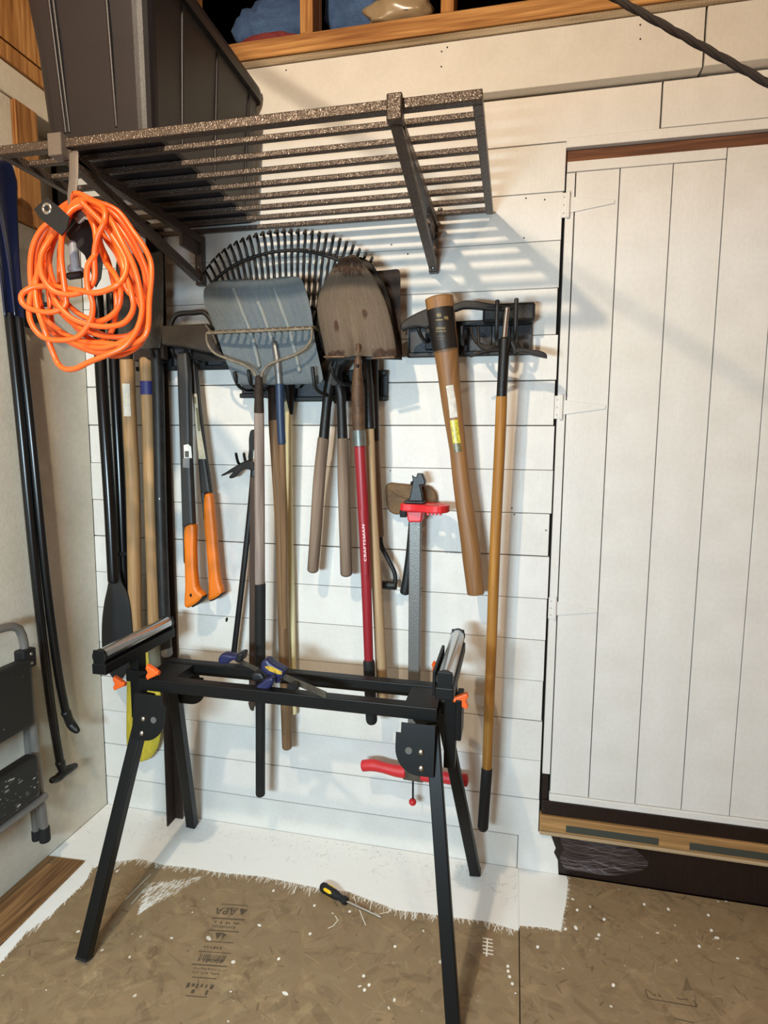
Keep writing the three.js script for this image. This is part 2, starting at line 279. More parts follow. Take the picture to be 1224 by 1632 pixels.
// ------------------------------------------------------------------ floor: two strand-board sheets with paint, prints and splashes
const floor = structure('floor');
const SEAMX = 1.5455;
function strand(g, w, h, ppm, seed, paint) {
  const R = rng(seed); g.fillStyle = '#877052'; g.fillRect(0, 0, w, h);
  const tones = ['#9c825f', '#87704f', '#735c3f', '#937a5b', '#a98f68', '#7b6245', '#8d7658', '#806b4f', '#624d35', '#998364'];
  const flake = (n, a, l0, l1, w0, w1) => {
    for (let i = 0; i < n; i++) {
      const L = (l0 + R() * (l1 - l0)) * ppm, W = (w0 + R() * (w1 - w0)) * ppm; g.save(); g.translate(R() * w, R() * h); g.rotate((R() - 0.5) * 2.6 + (R() < 0.25 ? 1.3 : 0));
      g.globalAlpha = a * (0.4 + R() * 0.6); g.fillStyle = tones[Math.floor(R() * tones.length)]; g.beginPath(); g.moveTo(-L / 2, -W / 2 * R()); g.lineTo(L * 0.1, -W / 2); g.lineTo(L / 2, -W * 0.3 * R()); g.lineTo(L / 2 - W * R(), W / 2); g.lineTo(-L / 2 + W * R(), W / 2); g.closePath(); g.fill();
      if (R() < 0.22) { g.globalAlpha = 0.12; g.strokeStyle = '#3c2a18'; g.lineWidth = 1 + R(); g.stroke(); }
      g.restore();
    }
  };
  const k = w * h / ppm / ppm;
  flake(900 * k, 0.34, 0.03, 0.11, 0.01, 0.035); flake(900 * k, 0.28, 0.02, 0.08, 0.003, 0.012); flake(60 * k, 0.35, 0.01, 0.04, 0.004, 0.012);
  for (let i = 0; i < 70 * k; i++) { const bx = R() * w, by = R() * h, n = 5 + R() * 14, d = R() < 0.6; for (let j = 0; j < n; j++) { g.globalAlpha = 0.10; g.fillStyle = d ? '#3a2a1a' : '#c2ab84'; g.save(); g.translate(bx + (R() - 0.5) * 0.06 * ppm, by + (R() - 0.5) * 0.05 * ppm); g.rotate(R() * 3.1); g.fillRect(0, 0, (0.006 + R() * 0.03) * ppm, (0.001 + R() * 0.008) * ppm); g.restore(); } }
  g.globalAlpha = 0.30; g.fillStyle = '#2f2012'; for (let i = 0; i < 160 * k; i++) { g.save(); g.translate(R() * w, R() * h); g.rotate(R() * 6.3); g.beginPath(); g.ellipse(0, 0, (0.003 + R() * 0.014) * ppm, (0.0008 + R() * 0.002) * ppm, 0, 0, 6.3); g.fill(); g.restore(); }
  g.globalAlpha = 0.5; g.strokeStyle = '#b9a27c'; for (let i = 0; i < 60 * k; i++) { g.lineWidth = (0.0005 + R() * 0.0014) * ppm; const x = R() * w, y = R() * h, a = R() * 6.3, l = (0.01 + R() * 0.04) * ppm; g.beginPath(); g.moveTo(x, y); g.lineTo(x + Math.cos(a) * l, y + Math.sin(a) * l); g.stroke(); }
  g.globalAlpha = 1; paint(g, ppm, R);
  // drips and splashes of wall paint
  for (let i = 0; i < 90 * k; i++) { const x = R() * w, y = Math.pow(R(), 1.3) * h * 0.85, r = (0.0008 + Math.pow(R(), 3) * 0.0045) * ppm; g.globalAlpha = 0.65 + R() * 0.35; g.fillStyle = '#e9e5dc'; g.beginPath(); g.ellipse(x, y, r * (1 + R()), r, R() * 3, 0, 6.3); g.fill(); }
  g.globalAlpha = 1;
}
// white brush-out: polygon filled, then bristle strokes along its edge
function brushOut(g, ppm, R, poly, edge, out) {
  g.fillStyle = '#e9e7e2'; g.beginPath(); poly.forEach((p, i) => g[i ? 'lineTo' : 'moveTo'](p[0] * ppm, p[1] * ppm)); g.closePath(); g.fill();
  for (let i = 0; i + 1 < edge.length; i++) { const a = edge[i], b = edge[i + 1], n = Math.ceil(Math.hypot(b[0] - a[0], b[1] - a[1]) / 0.0022);
    for (let j = 0; j < n; j++) { const t = (j + R()) / n, x = a[0] + (b[0] - a[0]) * t, y = a[1] + (b[1] - a[1]) * t, l = Math.pow(R(), 2.2) * out * (0.35 + 0.9 * vn(x * 22, y * 22 + 3, 512, 512, 5)); g.globalAlpha = 0.5 + R() * 0.5; g.strokeStyle = '#e9e7e2'; g.lineWidth = (0.0008 + R() * 0.002) * ppm; g.beginPath(); g.moveTo((x - 0.004) * ppm, (y - 0.006) * ppm); g.lineTo((x + (R() - 0.62) * 0.026) * ppm, (y + l) * ppm); g.stroke(); } }
  g.globalAlpha = 1;
}
function scuffs(g, ppm, R, pts) { for (const [x, y] of pts) for (let i = 0; i < 14; i++) { g.globalAlpha = 0.25 + R() * 0.4; g.fillStyle = R() < 0.5 ? '#8d8a86' : '#6b635a'; g.save(); g.translate((x + (R() - 0.5) * 0.12) * ppm, (y + (R() - 0.5) * 0.03) * ppm); g.rotate(R() * 3); g.fillRect(0, 0, (0.001 + R() * 0.006) * ppm, (0.0006 + R() * 0.0015) * ppm); g.restore(); } g.globalAlpha = 1; }
const paintEdgeA = [[0.191, 0.678], [0.177, 0.577], [0.195, 0.526], [0.202, 0.431], [0.203, 0.366], [0.183, 0.312], [0.24, 0.27], [0.307, 0.24], [0.402, 0.249], [0.506, 0.239], [0.583, 0.24], [0.655, 0.233], [0.744, 0.224]].concat([[0.775, 0.225], [0.893, 0.23], [0.944, 0.232], [1.025, 0.224], [1.105, 0.242], [1.19, 0.263], [1.267, 0.256], [1.35, 0.253], [1.456, 0.245], [1.545, 0.259]]);
const texA = canvasTex(2048, 1638, (g, w, h) => strand(g, w, h, w / SEAMX, 7, (g, ppm, R) => {
  // grade stamp, upside down as it lies
  g.save(); const st = [[0.707, 0.347], [0.758, 0.699]]; const ang = Math.atan2(st[1][1] - st[0][1], st[1][0] - st[0][0]);
  g.translate(st[0][0] * ppm, st[0][1] * ppm); g.rotate(ang + Math.PI / 2 + Math.PI); g.globalAlpha = 0.62; g.fillStyle = '#2c241c'; const m = ppm / 1000; g.textAlign = 'center';
  const W = 92 * m; let y = 0; const bar = (yy, k = 1, hgt = 3) => g.fillRect(-W * k / 2, -yy * m, W * k, hgt * m);
  const dashes = (yy, n, hh) => { for (let i = 0; i < n; i++) { const ww = W * 0.8 / n; if (R() < 0.85) g.fillRect(-W * 0.4 + i * ww, -(yy + R() * 2) * m, ww * (0.35 + R() * 0.4), hh * m * (0.6 + 0.4 * R())); } };
  const yy0 = 250; 
  dashes(-18, 16, 8); bar(-4, 0.9); g.font = 'bold ' + Math.round(34 * m) + 'px sans-serif'; g.save(); g.translate(-18 * m, 20 * m); g.rotate(Math.PI); g.fillText('APA', 0, 0); g.restore();
  g.beginPath(); g.moveTo(20 * m, 20 * m); g.lineTo(46 * m, 20 * m); g.lineTo(33 * m, 44 * m); g.fill();
  bar(-56, 1.05, 5); dashes(-70, 9, 9); dashes(-84, 11, 10); bar(-100, 0.95, 4); g.beginPath(); g.moveTo(-22 * m, 108 * m); g.lineTo(2 * m, 108 * m); g.lineTo(-10 * m, 132 * m); g.fill(); g.beginPath(); g.moveTo(0, 108 * m); g.lineTo(14 * m, 114 * m); g.lineTo(2 * m, 128 * m); g.fill();
  bar(-138, 0.9, 3); dashes(-156, 8, 8); bar(-172, 1, 3); dashes(-182, 14, 22); dashes(-196, 10, 12); bar(-212, 1.05, 4); dashes(-224, 12, 6); dashes(-236, 12, 6); bar(-250, 0.7, 3); dashes(-270, 6, 14); dashes(-286, 4, 14); bar(-302, 0.6, 3);
  g.restore(); g.globalAlpha = 1;
  brushOut(g, ppm, R, [[0, 0], [2, 0], [2, paintEdgeA[paintEdgeA.length - 1][1]], ...paintEdgeA.slice().reverse(), [0, paintEdgeA[0][1] + 0.02]], paintEdgeA, 0.042);
  const isl = [[0.452, 0.427], [0.394, 0.332], [0.447, 0.271], [0.562, 0.257], [0.52, 0.34], [0.472, 0.397]]; for (let i = 0; i < 420; i++) { const a = R(), b = R(), p0 = isl[0], p1 = isl[1], p2 = isl[3], x = p0[0] * (1 - a) + (p1[0] * (1 - b) + p2[0] * b) * a, z = p0[1] * (1 - a) + (p1[1] * (1 - b) + p2[1] * b) * a; g.globalAlpha = 0.55 + R() * 0.4; g.strokeStyle = R() < 0.8 ? '#e2e0dc' : '#a89880'; g.lineWidth = (0.0008 + R() * 0.0022) * ppm; g.beginPath(); g.moveTo(x * ppm, z * ppm); g.lineTo((x - 0.012 + R() * 0.012) * ppm, (z + 0.008 + R() * 0.02) * ppm); g.stroke(); } g.globalAlpha = 1;
  g.strokeStyle = '#e6e2d6'; g.lineWidth = 2.2 * m; for (const l of [[[1.015, 0.324], [1.028, 0.338], [1.021, 0.361], [1.008, 0.373]], [[1.05, 0.241], [1.065, 0.267]], [[1.08, 0.286], [1.09, 0.303], [1.112, 0.338]], [[1.126, 0.284], [1.136, 0.291], [1.164, 0.276], [1.182, 0.253]], [[1.106, 0.234], [1.111, 0.284]], [[0.403, 0.42], [0.404, 0.357]], [[0.374, 0.409], [0.385, 0.295]]]) { g.beginPath(); l.forEach((p, i) => g[i ? 'lineTo' : 'moveTo'](p[0] * ppm, p[1] * ppm)); g.stroke(); }
  g.fillStyle = '#e9e5da'; const fern = [[1.459, 0.305], [1.461, 0.366]]; for (let i = 0; i < 5; i++) { const t = i / 5, x = fern[0][0], z = fern[0][1] + (fern[1][1] - fern[0][1]) * t; g.fillRect((x - 0.014 + i * 0.001) * ppm, z * ppm, 0.028 * ppm, 0.004 * ppm); } g.fillRect((fern[0][0] - 0.002) * ppm, fern[0][1] * ppm, 0.004 * ppm, (fern[1][1] - fern[0][1]) * ppm);
  for (const [x, z] of [[1.516, 0.384], [1.517, 0.399], [1.521, 0.415], [1.528, 0.434], [1.147, 0.498], [1.167, 0.52], [1.159, 0.536], [1.209, 0.39], [0.91, 0.499], [0.799, 0.273], [0.943, 0.301], [0.965, 0.402], [1.053, 0.299]]) { g.beginPath(); g.ellipse(x * ppm, z * ppm, 4 * m, 5 * m, 0, 0, 6.3); g.fill(); }
  scuffs(g, ppm, R, [[0.344, 0.105], [0.376, 0.055], [0.743, 0.064], [0.911, 0.089], [1.073, 0.036], [1.161, 0.041], [0.981, 0.025], [0.789, 0.002], [1.266, 0.029], [1.329, 0.039], [0.172, 0.291], [1.474, 0.092], [1.375, 0.087], [0.666, 0.048], [0.494, 0.042], [0.855, 0.054], [1.033, 0.052], [1.205, 0.049], [1.112, 0.014], [0.934, 0.019], [0.227, 0.06], [0.193, 0.122], [1.413, 0.055], [1.291, 0.063]]); for (let i = 0; i < 260; i++) { g.globalAlpha = 0.06 + R() * 0.12; g.fillStyle = R() < 0.5 ? '#b9b4ac' : '#8f8a84'; g.save(); g.translate(R() * SEAMX * ppm, R() * 0.16 * ppm); g.rotate(R() * 3); g.fillRect(0, 0, (0.004 + R() * 0.03) * ppm, (0.001 + R() * 0.006) * ppm); g.restore(); } g.globalAlpha = 1;
}));
const texB = canvasTex(1800, 1700, (g, w, h) => strand(g, w, h, w / (ROOM_R - SEAMX), 77, (g, ppm, R) => {
  const off = p => [p[0] - SEAMX, p[1]], e = [[1.544, 0.239], [1.62, 0.23], [1.661, 0.233], [1.671, 0.183], [1.684, 0.124], [1.699, 0.024], [1.691, -0.034]].map(off);
  brushOut(g, ppm, R, [[0, 0], [e[6][0], 0], ...e.slice().reverse(), [0, e[0][1]]], e.slice(0, 4), 0.012); brushOut(g, ppm, R, e.slice(2), e.slice(2), 0.004);
  const m = ppm / 1000; g.strokeStyle = '#33271a'; g.globalAlpha = 0.8; g.lineWidth = 2.4 * m; for (const l of [[[1.859, 0.375], [1.861, 0.4]], [[1.861, 0.4], [1.974, 0.397]], [[1.974, 0.379], [1.974, 0.397]], [[1.876, 0.386], [1.882, 0.386]], [[1.889, 0.38], [1.894, 0.386]], [[1.931, 0.382], [1.939, 0.384], [1.948, 0.382], [1.959, 0.381]], [[1.912, 0.442], [1.937, 0.442], [1.957, 0.443]]]) { g.beginPath(); l.map(off).forEach((p, i) => g[i ? 'lineTo' : 'moveTo'](p[0] * ppm, p[1] * ppm)); g.stroke(); }
  g.globalAlpha = 0.45; g.fillStyle = '#4a3a28'; const t = [[1.972, 0.314], [1.978, 0.35], [1.953, 0.357]].map(off); g.beginPath(); t.forEach((p, i) => g[i ? 'lineTo' : 'moveTo'](p[0] * ppm, p[1] * ppm)); g.fill(); g.globalAlpha = 1;
  g.fillStyle = '#eceae3'; for (const [x, z] of [[1.715, 0.141], [1.766, 0.222], [1.917, 0.072], [2.095, 0.074], [1.984, 0.076], [2.166, 0], [1.789, 0.16], [1.675, 0.222], [2.035, 0.2], [2.086, 0.133], [1.781, 0.38], [1.594, 0.303]].map(off)) { g.beginPath(); g.ellipse(x * ppm, z * ppm, 4 * m, 6 * m, 0.3, 0, 6.3); g.fill(); }
}));
function sheet(x0, x1, tex, zs) {
  const out = [], h = 0.018; const g = box(x0, x1, -h, 0, 0, zs, 0.0012); const p = g.attributes.position, uv = g.attributes.uv;
  for (let i = 0; i < p.count; i++) uv.setXY(i, (p.getX(i) - x0) / (x1 - x0), 1 - p.getZ(i) / zs);
  return part('strand_board', g, bumped(new THREE.MeshStandardMaterial({ map: tex, roughness: 0.72 }), fineBump, 1, 0.0008), floor);
}
sheet(0, SEAMX - 0.0012, texA, SEAMX * 1638 / 2048); sheet(SEAMX + 0.0012, ROOM_R, texB, (ROOM_R - SEAMX) * 1700 / 1800);
part('painted_joint', box(SEAMX - 0.0014, SEAMX + 0.0014, -0.006, -0.0002, 0.001, 0.245, 0), std(0xdedcd7, 0.6), floor);
part('subfloor', box(-0.14, ROOM_R + 0.1, -0.12, -0.0185, -0.05, 4.6, 0), darkGap, floor);
const osbPlain = mapped(coatTex(0x9a8160, 0x7b6446, 71, 10, 50), 3, 3, 0.8);
part('strand_board', box(0, SEAMX - 0.001, -0.018, 0, SEAMX * 1638 / 2048 + 0.001, 4.5, 0.001), osbPlain, floor); part('strand_board', box(SEAMX + 0.001, ROOM_R, -0.018, 0, (ROOM_R - SEAMX) * 1700 / 1800 + 0.001, 4.5, 0.001), osbPlain, floor);

// ------------------------------------------------------------------ materials of the things
const hammered = bumped(new THREE.MeshStandardMaterial({ color: 0x5b5048, roughness: 0.3, metalness: 0.4 }), hammerBump, 4, 0.0022);
const blackSteel = bumped(std(0x0c0c0c, 0.45, { metalness: 0.1 }), fineBump, 6, 0.0004), blackPlastic = bumped(std(0x0c0c0d, 0.5), fineBump, 8, 0.0005), blackRubber = bumped(std(0x0b0b0c, 0.7), fineBump, 10, 0.0008);
const steel = std(0xb9b7b2, 0.28, { metalness: 1 }), zinc = std(0x8f9496, 0.35, { metalness: 0.9 }), dullSteel = mapped(coatTex(0x6d675c, 0x4a443b, 91, 10, 60), 4, 4, 0.5, { metalness: 0.5 });
const darkIron = mapped(coatTex(0x2e2a27, 0x171412, 92, 12, 70), 4, 4, 0.55, { metalness: 0.4 }), rustIron = mapped(coatTex(0x3b2a20, 0x1d130e, 93, 12, 60), 4, 4, 0.75, { metalness: 0.2 });
const orangeKnob = std(0xf2621c, 0.45), fireOrange = bumped(std(0xda720e, 0.5), fineBump, 8, 0.0004), cordOrange = std(0xee6222, 0.34);
const redPaint = std(0xd0252b, 0.42), redGrip = bumped(std(0xc9272c, 0.5), fineBump, 8, 0.0005), fiberRed = std(0x8e1e28, 0.4), navy = std(0x1c1f48, 0.45), blueTape = std(0x2c2f6a, 0.5);
const oldWood = wood(0x8b7766, 0x5a4a3d, 101, 0.75, 1.1), brownWood = wood(0x8a6a48, 0x553d26, 102, 0.7, 1.1), ashWood = wood(0xb49063, 0x876540, 103, 0.6), honeyWood = wood(0xb07c30, 0x80521c, 104, 0.6), paleWood = wood(0xbfa27a, 0x96795a, 105, 0.65), hickory = wood(0x956b40, 0x6b4725, 106, 0.5);
const greyWood = wood(0x9a8a80, 0x675a52, 107, 0.75, 1.2), darkWood = wood(0x4b382b, 0x2b1e16, 108, 0.7);
const paperWhite = std(0xe9e6dd, 0.7), cream = std(0xd8cda0, 0.45);

// ------------------------------------------------------------------ wall shelf of square bars on two brackets
const SHY = 2.073, SX0 = 0.275, SX1 = 1.405;
{
  const t = thing('wall_shelf', 'long hammered bronze steel shelf of parallel bars bolted to the white board wall', 'shelf', [0.84, SHY, 0.02]);
  for (let i = 0; i < 9; i++) { const z = 0.02 + 0.0725 * i; part(i === 8 ? 'front_rail' : 'shelf_bar', box(SX0, SX1, SHY - (i === 8 ? 0.021 : 0.0135), SHY, z - (i === 8 ? 0.01 : 0.007), z + (i === 8 ? 0.011 : 0.007), 0.0018, true), hammered, t); }
  for (const x of [SX0 + 0.01, SX1 - 0.01]) part('end_bar', box(x - 0.01, x + 0.01, SHY - 0.022, SHY - 0.0005, 0.025, 0.595, 0.002), hammered, t);
  for (const x of [0.462, 1.232]) {
    const b = part('bracket', [beam([x, SHY - 0.033, 0.605], [x, SHY - 0.033, 0.02], 0.024, 0.024), beam([x, SHY - 0.038, 0.6], [x, 1.918, 0.035], 0.024, 0.022), box(x - 0.013, x + 0.013, 1.898, SHY - 0.02, 0.0025, 0.026, 0.002), box(x - 0.006, x + 0.006, 1.99, 2.03, 0.03, 0.13, 0.001)], hammered, t);
    if (x > 1) part('rail_clip', box(x - 0.016, x + 0.016, SHY - 0.046, SHY + 0.006, 0.592, 0.622, 0.003), hammered, b);
    for (const y of [1.912, 1.955, 2.0]) part('bolt', ball([x, y, 0.026], 0.006, 1, 1, 0.6, 8), zinc, b);
  }
  part('bolt', ball([1.25, SHY + 0.004, 0.02], 0.008, 1, 0.8, 1, 10), zinc, t);
}
// grey strap hook over the front rail
{
  const t = thing('strap_hook', 'flat grey metal hook hanging over the shelf front, carrying the orange cord', 'hook', [0.45, SHY, 0.61]);
  const x = 0.452;
  part('hook_top', box(x - 0.022, x + 0.014, SHY - 0.043, SHY + 0.006, 0.592, 0.626, 0.002), bumped(std(0x77706a, 0.5, { metalness: 0.4 }), fineBump, 6, 0.0005), t);
  part('hook_strip', sweep([[0.495, 2.031, 0.622], [0.499, 1.98, 0.631], [0.5, 1.929, 0.641], [0.513, 1.902, 0.651], [0.537, 1.873, 0.66]], 0.0125, { flat: 0.16, seg: 12, n: 22, up: [0, 0, 1] }), bumped(std(0x77706a, 0.5, { metalness: 0.4 }), fineBump, 6, 0.0005), t);
}
// ------------------------------------------------------------------ storage tote
{
  const t = thing('storage_tote', 'large dark grey plastic storage tote with a lid standing on the metal shelf', 'storage tote', [0.52, SHY + 0.001, 0.31]);
  const tote = bumped(new THREE.MeshPhysicalMaterial({ color: 0x16151c, roughness: 0.45 }), fineBump, 5, 0.00012);
  const y0 = SHY + 0.001, y1 = 2.44, x0 = 0.395, x1 = 0.672, z0 = 0.035, z1 = 0.592;
  const rr = (x0, x1, z0, z1, r, n = 5) => { const o = []; for (const [cx, cz, a] of [[x1 - r, z1 - r, 0], [x0 + r, z1 - r, 1], [x0 + r, z0 + r, 2], [x1 - r, z0 + r, 3]]) for (let i = 0; i <= n; i++) { const q = (a + i / n) * Math.PI / 2; o.push([cx + r * Math.cos(q), cz + r * Math.sin(q)]); } return o; };
  const loft = levels => { const pos = [], idx = []; const n = levels[0][1].length; for (const [y, ring] of levels) for (const [x, z] of ring) pos.push(x, y, z); for (let k = 0; k + 1 < levels.length; k++) for (let i = 0; i < n; i++) { const a = k * n + i, b = k * n + (i + 1) % n; idx.push(a, a + n, b, b, a + n, b + n); }
    const g = new THREE.BufferGeometry(); g.setAttribute('position', new THREE.Float32BufferAttribute(pos, 3)); g.setIndex(idx); const caps = []; for (const [k, s] of [[0, 1], [levels.length - 1, -1]]) { const c = pos.length / 3; pos.push(0, 0, 0); let sx = 0, sz = 0; for (const [x, z] of levels[k][1]) { sx += x / n; sz += z / n; } pos[c * 3] = sx; pos[c * 3 + 1] = levels[k][0]; pos[c * 3 + 2] = sz; for (let i = 0; i < n; i++) { const a = k * n + i, b = k * n + (i + 1) % n; s > 0 ? idx.push(c, a, b) : idx.push(c, b, a); } }
    g.setAttribute('position', new THREE.Float32BufferAttribute(pos, 3)); g.setIndex(idx); const q = g.toNonIndexed(); q.computeVertexNormals(); q.setAttribute('uv', new THREE.Float32BufferAttribute(new Float32Array(q.attributes.position.count * 2), 2)); return metreUV(q); };
  const ring = (s, r) => rr(x0 - s, x1 + s * 0.55, z0 - s * 0.3, z1 + s, r);
  part('body', loft([[y0, ring(-0.006, 0.03)], [y0 + 0.008, ring(0, 0.032)], [y0 + 0.2, ring(0.012, 0.034)], [y1, ring(0.03, 0.036)]]), tote, t);
  part('lid', loft([[y1 - 0.022, ring(0.05, 0.045)], [y1 - 0.002, ring(0.055, 0.045)], [y1 + 0.012, ring(0.05, 0.045)], [y1 + 0.016, ring(0.03, 0.04)]]), tote, t);
  // upright ribs moulded into the sides
  const rib = (x, z, dx, dz) => part('rib', sweep([[x, y0 + 0.02, z], [x + dx, y1 - 0.03, z + dz]], 0.0045, { seg: 8, smooth: false, n: 8 }), tote, t);
  for (const x of [0.452, 0.462, 0.585]) rib(x, z1 - 0.001, (x - 0.53) * 0.1, 0.028);
  for (const z of [0.12, 0.3, 0.46]) rib(x1 - 0.001, z, 0.016, (z - 0.3) * 0.06);
}
// ------------------------------------------------------------------ orange extension cord
{
  const t = thing('extension_cord', 'coiled bright orange extension cord hanging from the shelf corner', 'extension cord', [0.478, 1.555, 0.6]);
  const C = [], R = rng(21);
  const tube = (pts, z, closed, n = 70) => { const q = pts.map((p, i) => [p[0], p[1], z + 0.012 * Math.sin(i * 0.9 + z * 90)]); C.push(sweep(q, 0.0062, { seg: 9, closed, n })); };
  const ring = (pts, z, n = 90) => tube(pts, z, true, n);
  // loops of the coil, each a closed turn through the hook
  ring([[0.521, 1.93], [0.566, 1.912], [0.615, 1.892], [0.646, 1.85], [0.676, 1.808], [0.693, 1.772], [0.692, 1.695], [0.684, 1.622], [0.644, 1.602], [0.577, 1.608], [0.498, 1.618], [0.437, 1.646], [0.394, 1.69], [0.389, 1.748], [0.402, 1.819], [0.425, 1.861], [0.453, 1.886], [0.492, 1.91]], 0.645);
  ring([[0.498, 1.931], [0.542, 1.918], [0.583, 1.895], [0.617, 1.853], [0.642, 1.809], [0.655, 1.773], [0.654, 1.703], [0.641, 1.632], [0.6, 1.601], [0.538, 1.592], [0.472, 1.617], [0.415, 1.639], [0.375, 1.673], [0.369, 1.735], [0.384, 1.804], [0.411, 1.862], [0.446, 1.899]], 0.62);
  ring([[0.487, 1.947], [0.518, 1.933], [0.545, 1.907], [0.575, 1.858], [0.597, 1.821], [0.624, 1.764], [0.638, 1.716], [0.643, 1.668], [0.627, 1.62], [0.566, 1.588], [0.508, 1.596], [0.456, 1.616], [0.412, 1.642], [0.395, 1.681], [0.385, 1.723], [0.376, 1.777], [0.377, 1.83], [0.403, 1.881], [0.44, 1.919]], 0.6);
  ring([[0.528, 1.907], [0.55, 1.883], [0.561, 1.845], [0.573, 1.806], [0.589, 1.778], [0.617, 1.75], [0.632, 1.719], [0.622, 1.682], [0.588, 1.662], [0.551, 1.658], [0.51, 1.673], [0.478, 1.702], [0.457, 1.746], [0.452, 1.801], [0.459, 1.844], [0.49, 1.887]], 0.655);
  ring([[0.541, 1.914], [0.576, 1.889], [0.597, 1.854], [0.623, 1.811], [0.642, 1.78], [0.653, 1.745], [0.663, 1.707], [0.659, 1.677], [0.631, 1.651], [0.59, 1.643], [0.549, 1.646], [0.512, 1.659], [0.481, 1.688], [0.46, 1.724], [0.444, 1.772], [0.448, 1.814], [0.469, 1.855], [0.503, 1.89]], 0.665);
  ring([[0.547, 1.902], [0.569, 1.864], [0.58, 1.818], [0.585, 1.791], [0.569, 1.766], [0.562, 1.725], [0.565, 1.694], [0.553, 1.66], [0.518, 1.622], [0.481, 1.613], [0.438, 1.62], [0.414, 1.653], [0.411, 1.7], [0.424, 1.754], [0.444, 1.807], [0.458, 1.845], [0.498, 1.88]], 0.675);
  ring([[0.556, 1.908], [0.586, 1.898], [0.616, 1.879], [0.621, 1.853], [0.6, 1.822], [0.583, 1.789], [0.571, 1.737], [0.545, 1.718], [0.507, 1.71], [0.476, 1.719], [0.457, 1.751], [0.457, 1.793], [0.468, 1.822], [0.489, 1.855], [0.519, 1.887]], 0.683);
  ring([[0.495, 1.937], [0.52, 1.917], [0.539, 1.885], [0.563, 1.848], [0.594, 1.807], [0.606, 1.763], [0.636, 1.714], [0.634, 1.666], [0.609, 1.635], [0.561, 1.628], [0.504, 1.642], [0.453, 1.672], [0.411, 1.719], [0.39, 1.773], [0.383, 1.827], [0.396, 1.866], [0.438, 1.907]], 0.61);
  ring([[0.52, 1.929], [0.567, 1.912], [0.611, 1.882], [0.637, 1.843], [0.657, 1.799], [0.673, 1.752], [0.673, 1.691], [0.664, 1.64], [0.626, 1.614], [0.569, 1.599], [0.508, 1.607], [0.452, 1.627], [0.405, 1.657], [0.391, 1.71], [0.39, 1.767], [0.404, 1.822], [0.433, 1.867], [0.479, 1.911]], 0.635);
  ring([[0.483, 1.941], [0.503, 1.916], [0.515, 1.879], [0.532, 1.839], [0.554, 1.805], [0.567, 1.769], [0.574, 1.72], [0.562, 1.676], [0.541, 1.643], [0.511, 1.622], [0.477, 1.637], [0.454, 1.663], [0.437, 1.701], [0.425, 1.751], [0.418, 1.801], [0.416, 1.85], [0.44, 1.905]], 0.595);
  ring([[0.48, 1.94], [0.517, 1.914], [0.543, 1.876], [0.57, 1.842], [0.59, 1.817], [0.59, 1.777], [0.598, 1.737], [0.629, 1.703], [0.627, 1.658], [0.583, 1.631], [0.531, 1.637], [0.478, 1.655], [0.44, 1.682], [0.407, 1.725], [0.388, 1.775], [0.384, 1.829], [0.402, 1.881], [0.44, 1.923]], 0.588);
  // slack turns at the front
  tube([[0.56, 1.899], [0.543, 1.894], [0.529, 1.879], [0.516, 1.842], [0.507, 1.79], [0.502, 1.749], [0.497, 1.71], [0.494, 1.691], [0.467, 1.675], [0.432, 1.676], [0.402, 1.691], [0.399, 1.711], [0.419, 1.728], [0.457, 1.731], [0.503, 1.725], [0.544, 1.716], [0.584, 1.708], [0.62, 1.711], [0.647, 1.723], [0.655, 1.741], [0.654, 1.771], [0.634, 1.809], [0.605, 1.851], [0.58, 1.879], [0.567, 1.893]], 0.682, false, 100);
  tube([[0.505, 1.888], [0.46, 1.846], [0.431, 1.79], [0.422, 1.728], [0.432, 1.677], [0.443, 1.641], [0.447, 1.609], [0.45, 1.581], [0.456, 1.563], [0.479, 1.55], [0.516, 1.549], [0.559, 1.562], [0.605, 1.577], [0.642, 1.596], [0.667, 1.633], [0.679, 1.675], [0.679, 1.72], [0.673, 1.765], [0.653, 1.811], [0.624, 1.861], [0.59, 1.889], [0.564, 1.902]], 0.672, false, 100);
  part('cord', C, cordOrange, t);
  part('strap', ext([[0.431, 1.931], [0.464, 1.911], [0.501, 1.901], [0.524, 1.873], [0.53, 1.833], [0.518, 1.77], [0.503, 1.75], [0.494, 1.779], [0.478, 1.824], [0.441, 1.859], [0.423, 1.884]], 0.578, 0.004, 0.001), blackRubber, t, 'black strap');
  const strap = part('strap', ext([[0.452, 1.886], [0.486, 1.908], [0.515, 1.886], [0.541, 1.863], [0.531, 1.839], [0.518, 1.827], [0.494, 1.845], [0.466, 1.866]], 0.698, 0.004, 0.001), blackRubber, t, 'black strap with a steel eyelet');
  const c = [0.485, 1.885, 0.7]; part('eyelet', clean(new THREE.TorusGeometry(0.0095, 0.0038, 10, 24).translate(c[0], c[1], 0.7)), steel, strap);
  part('plug', [sweep([[0.446, 1.854, 0.58], [0.449, 1.819, 0.58], [0.451, 1.793, 0.58]], 0.011, { seg: 12, n: 8 }), sweep([[0.436, 1.797, 0.58], [0.456, 1.791, 0.58], [0.466, 1.789, 0.58]], 0.009, { seg: 10 })], std(0x8d9094, 0.35), t, 'grey plug');
  part('plug', sweep([[0.448, 1.773, 0.6], [0.48, 1.775, 0.6]], 0.0085, { seg: 10, smooth: false }), blackPlastic, t, 'black plug');
}
